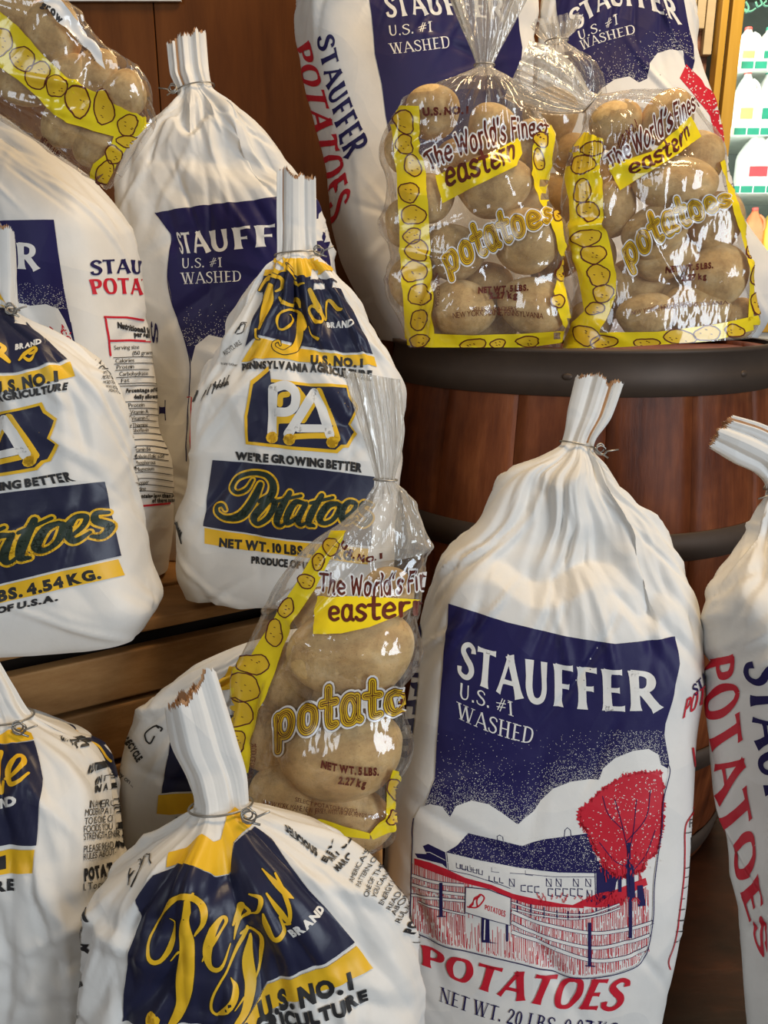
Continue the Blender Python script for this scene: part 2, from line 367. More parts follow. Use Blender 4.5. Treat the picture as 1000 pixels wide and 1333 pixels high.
# rounded lower case used on the plastic bags: centre lines only
RD = {
 'p': (.62, [[(.12,.62),(.12,-.34)], [(.12,.42),(.22,.62),(.4,.64),(.5,.46),(.5,.22),(.4,.04),(.22,.04),(.12,.2)]]),
 'o': (.58, [[(.28,.64),(.12,.52),(.1,.2),(.2,.04),(.36,.04),(.47,.2),(.46,.52),(.28,.64)]]),
 't': (.46, [[(.22,.96),(.22,.2),(.3,.04),(.42,.06)], [(.02,.62),(.42,.62)]]),
 'a': (.60, [[(.46,.46),(.36,.64),(.2,.64),(.1,.46),(.1,.2),(.2,.04),(.36,.06),(.46,.24)], [(.47,.64),(.47,.14),(.56,.04)]]),
 'e': (.56, [[(.1,.34),(.46,.36),(.44,.54),(.3,.65),(.15,.56),(.1,.34),(.13,.14),(.28,.03),(.47,.1)]]),
 's': (.50, [[(.42,.56),(.28,.65),(.12,.56),(.14,.42),(.34,.3),(.42,.18),(.3,.04),(.14,.04),(.05,.14)]]),
 'r': (.44, [[(.12,.64),(.12,.02)], [(.12,.4),(.22,.6),(.38,.62)]]),
 'n': (.58, [[(.12,.64),(.12,.02)], [(.12,.4),(.24,.62),(.4,.6),(.47,.4),(.47,.02)]]),
 'h': (.58, [[(.12,1),(.12,.02)], [(.12,.4),(.24,.62),(.4,.6),(.47,.4),(.47,.02)]]),
 'l': (.26, [[(.12,1),(.12,.02)]]),
 'd': (.62, [[(.46,.46),(.36,.64),(.2,.64),(.1,.46),(.1,.2),(.2,.04),(.36,.06),(.46,.24)], [(.48,1),(.48,.02)]]),
 'i': (.26, [[(.12,.6),(.12,.02)], [(.12,.84),(.12,.9)]]),
 "'": (.2, [[(.1,1),(.08,.78)]]),
 'T': (.62, [[(.3,.95),(.3,.02)], [(.02,.93),(.58,.93)]]),
 'W': (.86, [[(.04,.95),(.2,.05)], [(.2,.05),(.4,.8)], [(.4,.8),(.6,.05)], [(.6,.05),(.78,.95)]]),
 'F': (.56, [[(.12,.95),(.12,.02)], [(.12,.93),(.52,.93)], [(.12,.5),(.44,.5)]]),
}
def rounded(text, w, gap=.0, grow=0.0):
    out, x = [], 0.0
    for ch in text:
        if ch == ' ': x += .3; continue
        adv, st = RD[ch]
        for s in st:
            c = crom(s, 5); c = c.copy(); c[:, 0] += x
            out += stroke(c, w, caps=True, grow=grow)
        x += adv + gap
    return out, x - gap

def clip_cut(poly, ax, c):
    lo, hi = [], []
    n = len(poly)
    for i in range(n):
        p, q = poly[i], poly[(i + 1) % n]
        a, b = p[ax] - c, q[ax] - c
        if a <= 0: lo.append(p)
        if a >= 0: hi.append(p)
        if a * b < 0:
            t = a / (a - b); m = tuple(p[k] + (q[k] - p[k]) * t for k in range(2)); lo.append(m); hi.append(m)
    return (lo if len(lo) > 2 else None), (hi if len(hi) > 2 else None)
def dice(polys, cell, ox=0.0):
    for ax in (0, 1):
        out = []
        for p in polys:
            lo = min(q[ax] for q in p); hi = max(q[ax] for q in p)
            k = math.floor(lo / cell + 1e-9) + 1
            rest = p
            while rest and k * cell < hi - 1e-9:
                a, rest = clip_cut(rest, ax, k * cell)
                if a: out.append(a)
                k += 1
            if rest: out.append(rest)
        polys = out
    return polys
def tess(pts):
    pts = [tuple(p) for p in pts]
    return [[pts[i] for i in t] for t in tessellate_polygon([[Vector((p[0], p[1], 0)) for p in pts]])]

# ------------------------------------------------------------------ bags
def pchip(x, y, xq):
    x = np.asarray(x, float); y = np.asarray(y, float); h = np.diff(x); dl = np.diff(y) / h; n = len(x)
    d = np.zeros(n); d[0], d[-1] = dl[0], dl[-1]
    for i in range(1, n - 1):
        if dl[i - 1] * dl[i] > 0:
            w1, w2 = 2 * h[i] + h[i - 1], h[i] + 2 * h[i - 1]; d[i] = (w1 + w2) / (w1 / dl[i - 1] + w2 / dl[i])
    k = np.clip(np.searchsorted(x, xq, side='right') - 1, 0, n - 2); t = (xq - x[k]) / h[k]
    return (y[k] * (1 + 2 * t) * (1 - t) ** 2 + d[k] * h[k] * t * (1 - t) ** 2 + y[k + 1] * t * t * (3 - 2 * t) + d[k + 1] * h[k] * t * t * (t - 1))
def tri(x): return 2 * np.abs(2 * (x - np.floor(x + 0.5))) - 1
def grid_normals(P):
    du = np.roll(P, -1, 1) - np.roll(P, 1, 1); dt = np.gradient(P, axis=0)
    N = np.cross(dt, du); N /= np.linalg.norm(N, axis=2, keepdims=True) + 1e-12
    c = P.mean(axis=1, keepdims=True)
    if (N * (P - c)).sum() < 0: N = -N
    return N

class Bag:
    """a sack described by cross rows (left, right) running from its open top down to its base"""
    def __init__(s, rows, tie, Y, lean, ground, yaw=0.0, rho=0.5, nexp=3.0, seed=1, step=0.0034, nu=236, film=False,
                 dmax=0.12, pleats=7, pleat=0.42, crumple=1.0, spikes=(), hollows=(), valleys=()):
        s.spikes = spikes; s.hollows = hollows; s.valleys = valleys; s.rng = rng = np.random.default_rng(seed); s.film = film; s.ground = ground
        L = np.array([at(*r[0], Y, lean) for r in rows]); R = np.array([at(*r[1], Y, lean) for r in rows])
        Cn = (L + R) / 2; t = np.concatenate([[0], np.cumsum(np.linalg.norm(np.diff(Cn, axis=0), axis=1) + 1e-4)])
        NT = int(t[-1] / step) + 2; tq = np.linspace(0, t[-1], NT)
        Lq = np.stack([pchip(t, L[:, k], tq) for k in range(3)], 1); Rq = np.stack([pchip(t, R[:, k], tq) for k in range(3)], 1)
        # unit cross sections, evenly spaced along their outline; u = 0 behind, 1/4 left, 1/2 front, 3/4 right
        ph = np.linspace(0, 2 * np.pi, 721); cs, sn = np.cos(ph), np.sin(ph); uq = np.arange(nu) / nu
        pk = np.sort(rng.random(pleats) + 0.0); ppos = np.concatenate([[pk[-1] - 1], pk, [pk[0] + 1]]); pv = np.arange(len(ppos)) + rng.normal(0, .12, len(ppos))
        pl_ph = np.interp(uq, ppos, pv); plw = tri(pl_ph); plw2 = tri(np.interp(uq, ppos, pv) * 2.3 + .3)
        WX, WY = proj(Lq); VX, VY = proj(Rq); ddx, ddy = VX - WX, VY - WY; dl = np.hypot(ddx, ddy); ddx /= dl; ddy /= dl
        for fit in range(4):     # the outline, not the middle plane, takes the given width
            C = (Lq + Rq) / 2; H = np.linalg.norm(Rq - Lq, axis=1) / 2; e1 = (Rq - Lq) / (2 * H[:, None])
            e2 = np.array([0, -1.0, lean]); e2 /= np.linalg.norm(e2)
            e2 = e2 - (e1 @ e2)[:, None] * e1; e2 /= np.linalg.norm(e2, axis=1, keepdims=True)
            tt = t[tie]; s.tt = tt
            below = np.clip((tq - tt) / 0.10, 0, 1); above = np.clip((tt - tq) / 0.03, 0, 1)
            rr = 0.72 + (rho - 0.72) * below; rr = rr + (0.42 - rr) * above
            sx = np.clip((tq - tt) / 0.14, 0, 1); psi = yaw * sx * sx * (3 - 2 * sx)
            nn = 2.0 + (nexp - 2.0) * np.clip((tq - tt) / 0.16, 0, 1) ** 1.2 + (0 if film else 1.2) * np.clip((tq - t[-1] + .12) / .12, 0, 1)
            w = H / (np.cos(psi) + 0.86 * rr * np.abs(np.sin(psi))); d = np.minimum(rr * w, dmax)
            if not film:
                endk = np.clip((t[-1] - tq) / 0.05, 0, 1); d = d * (0.86 + 0.14 * np.sqrt(endk))
            P = np.zeros((NT, nu, 3)); pst = np.zeros(NT)
            for i in range(NT):
                n = nn[i]; X = -np.sign(sn) * np.abs(sn) ** (2 / n) * w[i]; Z = -np.sign(cs) * np.abs(cs) ** (2 / n) * d[i]
                al = np.concatenate([[0], np.cumsum(np.hypot(np.diff(X), np.diff(Z)))]); al /= al[-1]
                X = np.interp(uq, al, X); Z = np.interp(uq, al, Z)
                dd = tq[i] - tt
                a = pleat * (math.exp(-dd / 0.055) if dd > 0 else 1.0)
                if dd > 0: a *= min(1, 0.35 + dd / 0.02)
                f = 1 + a * (0.6 * plw + (0.3 if film else .14) * plw2 - 0.35)
                pst[i] = a
                c, sp = math.cos(psi[i]), math.sin(psi[i])
                x = (X * c + Z * sp) * (1 + (f - 1) * 0.45); z = (-X * sp + Z * c) * f
                P[i] = C[i] + x[:, None] * e1[i] + z[:, None] * e2[i]
            px, py = proj(P); sv = (px - WX[:, None]) * ddx[:, None] + (py - WY[:, None]) * ddy[:, None]
            if fit == 3: break
            eL, eR = -sv.min(1), dl - sv.max(1)
            ks = np.ones(9) / 9; eL = np.convolve(np.pad(eL, 4, 'edge'), ks, 'valid'); eR = np.convolve(np.pad(eR, 4, 'edge'), ks, 'valid')
            zc = C[:, 1] * CT - (C[:, 2] - CAM_Z) * ST
            lim = H * .45
            Lq = Lq + e1 * np.clip(eL * zc / FPX, -lim, lim)[:, None]; Rq = Rq + e1 * np.clip(eR * zc / FPX, -lim, lim)[:, None]
        s.tq, s.uq, s.nu, s.NT, s.C, s.t, s.w = tq, uq, nu, NT, C, t, w
        s.e1, s.e2 = e1, e2
        s.P0 = P; s.P = P.copy()
        if not film: s.crumple(crumple)
        s.finish()
    def finish(s):
        s.P[..., 2] = np.maximum(s.P[..., 2], s.ground + 0.0015)
        s.P0[..., 2] = np.maximum(s.P0[..., 2], s.ground + 0.0015)
        s.N = grid_normals(s.P); s.build_projection()
    def crumple(s, k):
        rng = s.rng; P = s.P; N = grid_normals(P)
        per = np.linalg.norm(np.roll(P, -1, 1) - P, axis=2).sum(1).max()
        A = (s.uq - 0.5)[None, :] * per * np.ones((s.NT, 1)); T = s.tq[:, None] * np.ones((1, s.nu))
        D = np.zeros_like(A); span = s.tq[-1] - s.tt
        for _ in range(24):      # soft folded patches
            a0 = rng.uniform(-.5, .5) * per; t0 = s.tt + rng.uniform(.0, 1) ** 1.3 * span; r = rng.uniform(.03, .085)
            m = np.exp(-((A - a0) ** 2 + (T - t0) ** 2) / r ** 2); al = rng.uniform(0, math.pi)
            D += rng.uniform(.0008, .0024) * m * tri((A * math.cos(al) + T * math.sin(al)) * rng.uniform(9, 22) + rng.random())
        for _ in range(105):      # single sharp creases
            top = rng.random() < .62
            a0 = rng.uniform(-.36, .36) * per
            t0 = s.tt + (rng.uniform(.01, .2) if top else rng.uniform(.15, 1) * span)
            al = rng.normal(math.pi / 2, .4) if top else rng.uniform(0, math.pi)
            if top: al = math.pi / 2 - np.clip(a0 / per * 3.2, -1.0, 1.0) + rng.normal(0, .3)
            ca, sa = math.cos(al), math.sin(al)
            ln = rng.uniform(.025, .07); wd = rng.uniform(.005, .013)
            x = (A - a0) * ca + (T - t0) * sa; y = -(A - a0) * sa + (T - t0) * ca
            D += rng.choice([-1, 1]) * rng.uniform(.0016, .0042) * np.exp(-(x / ln) ** 2) * np.clip(1 - np.abs(y) / wd, 0, 1)
        for _ in range(13):      # long folds fanning out from the tie
            a0 = rng.uniform(-.3, .3) * per; sl = rng.normal(0, .25) + a0 / per * .9; wd = rng.uniform(.010, .026); ln = rng.uniform(.06, .2)
            x = A - a0 - sl * (T - s.tt - .06); q = np.clip((T - s.tt - .006) / .03, 0, 1) * np.exp(-np.clip(T - s.tt - .04, 0, 9) / ln * 1.6)
            D += rng.choice([-1, 1, 1]) * rng.uniform(.0025, .0058) * q * np.clip(1 - np.abs(x) / wd, 0, 1)
        for _ in range(3):       # slack hollows under the tie, each ending in a sharp lip
            a0 = rng.uniform(-.17, .17) * per; t0 = s.tt + rng.uniform(.06, .14); rx, ry = rng.uniform(.035, .07), rng.uniform(.03, .05)
            y = (T - t0) / ry + .35 * np.cos((A - a0) / rx * 1.5)
            D -= rng.uniform(.004, .0085) * np.exp(-((A - a0) / rx) ** 2) * np.clip(1 - np.abs(y), 0, 1) ** 1.0
        for (af, td, rx, ry, am) in s.hollows:      # a broad sunk flap that ends in a crisp lower lip
            y = (T - s.tt - td - .012 * np.cos((A - af * per) / rx * 5)) / ry
            D -= am / k * np.clip(1 - np.abs((A - af * per) / rx) ** 2.2, 0, 1) * np.where(y < 0, np.clip(1 + y, 0, 1) ** .8, np.clip(1 - y * 3.2, 0, 1))
        for (af, sl, wd, dp, ln) in s.valleys:      # a deep tucked fold running down from the tie
            x = A - af * per - sl * (T - s.tt); q = np.clip((T - s.tt - .004) / .03, 0, 1) * np.clip((ln - (T - s.tt)) / (ln * .6), 0, 1)
            D -= dp / k * q * np.where(x < 0, np.clip(1 + x / (wd * .45), 0, 1), np.clip(1 - x / wd, 0, 1))
        D *= k * (0.25 + 0.75 * np.clip((T - s.tt) / .03, 0, 1))
        s.P = P + N * D[..., None]
        # torn zigzag edge at the open top
        z = rng.normal(0, 1, s.nu); z = np.convolve(np.concatenate([z, z, z]), np.ones(17) / 17, 'same')[s.nu:2 * s.nu]
        sh = z * .011 + tri(np.arange(s.nu) / 4.0) * .0011
        for (u0, wu, hgt) in s.spikes: sh = sh + hgt * np.clip(1 - np.abs((s.uq - u0 + .5) % 1 - .5) / wu, 0, 1)
        ax = s.C[0] - s.C[4]; ax /= np.linalg.norm(ax)
        for i in range(0, min(14, s.NT)):
            s.P[i] += (sh * (1 - i / 14.0))[:, None] * ax
    # ---- where on the bag does a point of its front elevation lie
    def build_projection(s):
        s.X, s.Yp = proj(s.P0)
        N0 = grid_normals(s.P0); s.N0 = N0
        v = np.array([0, 0, CAM_Z]) - s.P0; s.vis = (N0 * v).sum(2) > 0
    def locate(s, Q):
        Q = np.asarray(Q, float); si, sj = 3, 3
        I, J = np.meshgrid(np.arange(0, s.NT, si), np.arange(0, s.nu, sj), indexing='ij')
        ok = s.vis[I, J] & (s.tq[I] > s.tt - 0.005); I, J = I[ok], J[ok]; GX, GY = s.X[I, J], s.Yp[I, J]
        ti = np.zeros(len(Q)); uj = np.zeros(len(Q))
        for k in range(0, len(Q), 2000):
            q = Q[k:k + 2000]; dd = (q[:, :1] - GX) ** 2 + (q[:, 1:] - GY) ** 2; b = dd.argmin(1); ti[k:k + 2000] = I[b]; uj[k:k + 2000] = J[b]
        for _ in range(12):
            x, y = s.samp(s.X, ti, uj), s.samp(s.Yp, ti, uj); e = .7
            xa, ya = s.samp(s.X, ti + e, uj), s.samp(s.Yp, ti + e, uj); xb, yb = s.samp(s.X, ti - e, uj), s.samp(s.Yp, ti - e, uj)
            xc, yc = s.samp(s.X, ti, uj + e), s.samp(s.Yp, ti, uj + e); xd, yd = s.samp(s.X, ti, uj - e), s.samp(s.Yp, ti, uj - e)
            a, c = (xa - xb) / (2 * e), (ya - yb) / (2 * e); b, d = (xc - xd) / (2 * e), (yc - yd) / (2 * e)
            det = a * d - b * c; det = np.where(np.abs(det) < .15, np.sign(det + 1e-9) * .15, det)
            rx, ry = Q[:, 0] - x, Q[:, 1] - y
            ti = np.clip(ti + np.clip((rx * d - ry * b) / det, -6, 6), 0, s.NT - 1.001); uj = uj + np.clip((ry * a - rx * c) / det, -6, 6)
        res = np.hypot(Q[:, 0] - s.samp(s.X, ti, uj), Q[:, 1] - s.samp(s.Yp, ti, uj))
        return ti, uj, res
    def samp(s, G, ti, uj):
        ti = np.clip(ti, 0, s.NT - 1.001); i = np.floor(ti).astype(int); f = ti - i
        uj = np.mod(uj, s.nu); j = np.floor(uj).astype(int) % s.nu; g = uj - np.floor(uj); j1 = (j + 1) % s.nu; i1 = np.minimum(i + 1, s.NT - 1)
        if G.ndim == 3: f, g = f[:, None], g[:, None]
        return (G[i, j] * (1 - f) + G[i1, j] * f) * (1 - g) + (G[i, j1] * (1 - f) + G[i1, j1] * f) * g

class Prints:
    def __init__(s): s.items = []          # (polys in elevation coordinates, material key, layer)
    def add(s, polys, mat, layer=1):
        s.items.append((polys, mat, layer))
    def area(s, pts, mat, layer=1): s.add(tess(pts), mat, layer)
    def line(s, pts, w, mat, layer=2, smooth=True, caps=True):
        s.add(stroke(crom(pts, 6) if smooth and len(pts) > 2 else np.array(pts, float), w, caps), mat, layer)
    def text(s, body, top, bot, mat, layer=2, font='sans', **kw):
        """a line of lettering fitted between a top edge and a bottom edge (each two or three points)"""
        if font == 'multi':
            for (grow, m, ly) in kw['coats']:
                p, w = rounded(body, kw.get('w', .1), kw.get('gap', 0), grow); s.fit(p, w, top, bot, m, ly)
            return
        f = {'sans': sans, 'roman': roman, 'rounded': rounded}[font]
        p, w = f(body, **kw); s.fit(p, w, top, bot, mat, layer)
    def fit(s, p, w, top, bot, mat, layer):
        def q(e, a):
            if len(e) == 2: return (e[0][0] + (e[1][0] - e[0][0]) * a, e[0][1] + (e[1][1] - e[0][1]) * a)
            l0, l1, l2 = (1 - a) * (1 - 2 * a), 4 * a * (1 - a), a * (2 * a - 1)
            return tuple(l0 * e[0][k] + l1 * e[1][k] + l2 * e[2][k] for k in (0, 1))
        out = []
        for poly in p:
            z = []
            for (x, y) in poly:
                a = x / w; T, B = q(top, a), q(bot, a); z.append((B[0] + (T[0] - B[0]) * y, B[1] + (T[1] - B[1]) * y))
            out.append(z)
        s.add(out, mat, layer)
    def dots(s, pts, r, mat, layer=3, rng=random):
        out = []
        for (x, y) in pts:
            a = rng.random() * 6.28; k = r * rng.uniform(.6, 1.3)
            out.append([(x + k * math.cos(a + t * 2.094), y + k * math.sin(a + t * 2.094)) for t in range(3)])
        s.add(out, mat, layer)

def realize(bag, prints, root, name, body_mats, face_mat=None):
    """one mesh: the bag's sheet and everything printed on it"""
    NT, nu = bag.NT, bag.nu
    V = [bag.P.reshape(-1, 3)]; NV = [bag.N.reshape(-1, 3)]
    F, MI = [], []
    mats = list(body_mats); keys = {}
    for i in range(NT - 1):
        mi = face_mat(i) if face_mat else 0
        r0, r1 = i * nu, (i + 1) * nu
        F += [[r0 + j, r1 + j, r1 + (j + 1) % nu, r0 + (j + 1) % nu] for j in range(nu)]; MI += [mi] * nu
    base = NT * nu
    c = bag.P[-1].mean(0); V.append(c[None]); NV.append(np.array([[0, 0, -1.0]]))
    F += [[base, (NT - 1) * nu + (j + 1) % nu, (NT - 1) * nu + j] for j in range(nu)]; MI += [0] * nu
    base += 1
    for polys, mk, layer in prints.items:
        if mk not in keys: keys[mk] = len(mats); mats.append(M[mk])
        polys = [p for p in polys if max(q[0] for q in p) > -500 and min(q[0] for q in p) < 1500 and max(q[1] for q in p) > -300 and min(q[1] for q in p) < 1800]
        if not polys: continue
        big = [p for p in polys if max(q[0] for q in p) - min(q[0] for q in p) > 12 or max(q[1] for q in p) - min(q[1] for q in p) > 12]
        small = [p for p in polys if not (max(q[0] for q in p) - min(q[0] for q in p) > 12 or max(q[1] for q in p) - min(q[1] for q in p) > 12)]
        polys = small + dice(big, 9.0)
        Q = np.array([q for p in polys for q in p]); ti, uj, res = bag.locate(Q)
        k = 0; gp = []
        for p in polys:
            n = len(p)
            if res[k:k + n].max() < 5.0 and np.ptp(uj[k:k + n]) < 18 and np.ptp(ti[k:k + n]) < 18:
                gp.append([(ti[k + q], uj[k + q]) for q in range(n)])
            k += n
        gp = dice(gp, 1.0)
        if not gp: continue
        G = np.array([q for p in gp for q in p]); off = 0.00075 + 0.00016 * layer
        nn = bag.samp(bag.N, G[:, 0], G[:, 1]); nn /= np.linalg.norm(nn, axis=1, keepdims=True) + 1e-9
        V.append(bag.samp(bag.P, G[:, 0], G[:, 1]) + nn * off); NV.append(nn)
        k = base
        VV = V[-1]
        for p in gp:
            n = len(p); q = VV[k - base:k - base + n]; r = list(range(k, k + n))
            if np.dot(np.cross(q[1] - q[0], q[2] - q[0]) + np.cross(q[n - 2] - q[0], q[n - 1] - q[0]), nn[k - base]) < 0: r.reverse()
            F.append(r); k += n
        MI += [keys[mk]] * len(gp); base = k
    return mesh_obj(name, np.concatenate(V), F, mats, MI, root, True, np.concatenate(NV))

def ring_at(bag, i, grow):
    p = bag.P[i]; c = p.mean(0); q = p[::4]; return c + (q - c) * grow
def wire_tie(bag, root, side=1, r=0.0009, tails=True, name='wire_tie', long=.022):
    i = int(np.argmin(np.abs(bag.tq - bag.tt)))
    ring = ring_at(bag, i, 1.07)
    ctr = ring.mean(0); e1, e2 = bag.e1[i], bag.e2[i]
    ang = np.linspace(0, 2 * np.pi, 40, endpoint=False); rel = ring - ctr
    hw = np.abs(rel @ e1).max() + .001; hd = np.abs(rel @ e2).max() + .001
    loop = [ctr + e1 * hw * math.cos(a) + e2 * hd * math.sin(a) for a in ang]
    V, F = tube_mesh(loop, r, 6, True); V = list(V)
    if tails:
        ax = np.cross(e1, e2)
        k = ctr + e1 * hw * .72 * side + e2 * hd * .85
        for q in range(2):
            pts = []
            for a in np.linspace(0, 2 * math.pi * (1.2 + .3 * q), 16):
                pts.append(k + e1 * side * (.002 + .0042 * (1 - math.cos(a)) * (1 + .3 * q)) + ax * (.0045 * math.sin(a) + .002 * q) + e2 * (.0012 * a / 2 + .001))
            pts.append(pts[-1] + e1 * side * long * .5 + ax * (.004 - .008 * q))
            v, f = tube_mesh(pts, r, 6); n = len(V); V += list(v); F += [[n + z for z in g] for g in f]
    return mesh_obj(name, [tuple(x) for x in V], F, M['wire'], None, root, True)
def liner(bag, root):
    i1 = int(np.argmin(np.abs(bag.tq - bag.tt))); n = max(6, i1)
    P = bag.P[:n].copy(); c = P.mean(1, keepdims=True); P = c + (P - c) * .84
    ax = bag.C[0] - bag.C[4]; ax /= np.linalg.norm(ax); P[:5] += ax * .0025
    nu = bag.nu; F = [[i * nu + j, (i + 1) * nu + j, (i + 1) * nu + (j + 1) % nu, i * nu + (j + 1) % nu] for i in range(n - 1) for j in range(nu)]
    return mesh_obj('inner_liner', P.reshape(-1, 3), F, M['kraft'], None, root, True)
def sack(label, prints, rows, tie, Y, lean, ground, group, side=1, tails=True, **kw):
    b = Bag(rows, tie, Y, lean, ground, **kw)
    c = b.P[-1].mean(0)
    root = thing('potato_sack', (c[0], c[1], ground), label, 'sack', group)
    realize(b, prints, root, 'paper_body', [M['paper']])
    liner(b, root); wire_tie(b, root, side, tails=tails)
    return b

def frame(x0, y0, k): return lambda *p: [(x0 + k * p[i], y0 + k * p[i + 1]) for i in range(0, len(p), 2)]
FLOOR_Z, CRATE_Z, BARREL_Z = 0.0, 0.50, 0.782

# ------------------------------------------------------------------ the setting
structure(box('floor', (0.3, 1.9, -0.02), (4.6, 4.4, 0.04), M['floor']))
# brown board wall behind the bags: wide planks with fine seams
bm = bmesh.new(); xs = [-1.5, -1.02, at(203, 70, 1.56)[0], 0.02, 0.30]
for k in range(4):
    add_box(bm, ((xs[k] + xs[k + 1]) / 2, 1.58, 1.2), (xs[k + 1] - xs[k] - .0022, 0.03, 2.4), None, .0012)
add_box(bm, (-.6, 1.603, 1.2), (1.8, 0.015, 2.4))
structure(bm_obj('wall_back', bm, M['panel']))
FY = 3.30                                              # front plane of the far wall and of the cooler set into it
xl = at(934, 20, FY)[0]; zw = at(914, 71, FY)[2]
bm = bmesh.new(); bw = at(930, 50, FY)[0] - at(917.5, 50, FY)[0]
for k in range(12):
    zz = zw if k == 0 else (at(914, 37, FY)[2] if k == 1 else zw)
    add_box(bm, (xl - .006 - bw * (k + .5), FY + .015, (zz + 2.6) / 2), (bw - .004, .03, 2.6 - zz), None, .003)
add_box(bm, (xl + 1.6, FY + .68, 1.3), (2.0, .04, 2.6)); add_box(bm, (xl + .45, FY + .03, 2.35), (.92, .04, .5))
structure(bm_obj('wall_far', bm, M['cream']))
structure(box('wall_brick', (xl - .36, FY + .05, .5 * zw + .05), (.70, .03, zw + .1), M['brick']))
structure(box('trim_1', (xl + .3, FY - .05, .10), (1.4, .03, .12), M['cream'], None, None, .004))
# white paper sign whose lower edge hangs into view
p0, p1 = at(78, 2, 1.558), at(236, 1, 1.558)
sg = box('paper_sign', ((p0[0] + p1[0]) / 2, 1.558, p0[2] + .10), (p1[0] - p0[0], .006, .20), M['enamel'])
tag(sg, 'white paper sign on the brown board wall, only its lower edge showing', 'sign')

# ------------------------------------------------------------------ dairy cooler with its jugs
cool = thing('dairy_cooler', (at(985, 400, FY)[0] + .35, FY + .3, 0), 'lit glass-door dairy cooler with varnished yellow frame behind the barrel', 'cooler')
xg = at(963, 20, FY)[0]                               # left edge of the glass
zt = at(960, -60, FY)[2]; zb = at(985, 413, FY)[2]; XR = xg + .80
bm = bmesh.new(); add_box(bm, ((xl + XR) / 2 + .05, FY + .62, (zt + zb) / 2), (XR - xl + .1, .02, zt - zb + .3)); add_box(bm, (xl + .045, FY + .32, (zt + zb) / 2), (.02, .6, zt - zb)); add_box(bm, (XR + .02, FY + .32, (zt + zb) / 2), (.02, .6, zt - zb))
add_box(bm, ((xl + XR) / 2, FY + .32, zt + .05), (XR - xl, .6, .02)); add_box(bm, ((xl + XR) / 2, FY + .32, zb - .03), (XR - xl, .6, .02))
bm_obj('cabinet', bm, M['cooler'], cool)
bm = bmesh.new(); a0 = at(943, 20, FY)[0]; a1 = at(947.5, 20, FY)[0]
add_box(bm, ((xl + a0) / 2, FY - .01, (zt + zb) / 2), (a0 - xl, .06, zt - zb + .14), None, .004)
add_box(bm, ((xl + XR) / 2, FY - .01, zb - .035), (XR - xl, .06, .05), None, .004)
bm_obj('frame', bm, M['brass'], cool)
box('seal', ((a0 + a1) / 2, FY + .004, (zt + zb) / 2), (a1 - a0, .03, zt - zb), M['gap'], cool)
bm = bmesh.new()
add_box(bm, ((a1 + xg) / 2, FY - .015, (zt + zb) / 2), (xg - a1, .05, zt - zb), None, .004)
add_box(bm, ((a1 + XR) / 2, FY - .015, zb + .014), (XR - a1, .05, .03), None, .004)
dr = bm_obj('door', bm, M['brass'], cool)
box('glass_pane', ((xg + XR) / 2, FY - .006, (zt + zb) / 2), (XR - xg, .006, zt - zb), M['glass'], dr)
ll = bpy.data.lights.new('cooler_lamp', 'AREA'); ll.shape = 'RECTANGLE'; ll.size = .7; ll.size_y = 1.0; ll.energy = 4.5; ll.color = (.9, 1, .92)
lo_ = bpy.data.objects.new('cooler_lamp', ll); COL.objects.link(lo_); lo_.location = ((xg + XR) / 2, FY + .02, (zt + zb) / 2); lo_.rotation_euler = (math.pi / 2, 0, 0)
box('light_tube', (xg + .018, FY + .06, (zt + zb) / 2), (.03, .03, zt - zb - .05), M['tube'], cool)
box('lower_panel', ((xl + XR) / 2, FY - .005, (zb - .07 + .1) / 2 + .03), (XR - xl, .05, zb - .07 - .1), M['enamel'], cool, None, .004)
ZS = []
for k, py in enumerate((80, 167, 243, 328, 398)):
    z = at(985, py, FY + .03)[2]; ZS.append(z)
    box('shelf', ((xg + XR) / 2, FY + .28, z - .012), (XR - xg - .04, .44, .008), M['shelf'], cool)
    bm = bmesh.new(); add_box(bm, ((xg + XR) / 2 + .005, FY + .05, z - .008), (XR - xg - .06, .006, .03))
    st = bm_obj('price_rail', bm, M['shelf'], cool)
    xx = xg + .05
    while xx < xg + .3:
        box('price_tag', (xx + .02, FY + .0455, z - .008), (.045, .003, .024), M['tag'], st); xx += .052
lp = Prints(); V, F = [], []
for pts in ([(971, 2), (975, 10), (972, 16), (969, 12), (977, 15), (984, 11)], [(984, 2), (987, 9), (992, 5), (990, 0)], [(998, 1), (994, 6), (1000, 8), (1006, 2)]):
    w_ = [tuple(at(x, y, FY - .013)) for x, y in crom(pts, 5)]; v, f = tube_mesh(w_, .0035, 5); n = len(V); V += [tuple(q) for q in v]; F += [[n + z for z in g] for g in f]
mesh_obj('marker_writing', V, F, M['chalk'], None, dr, True)
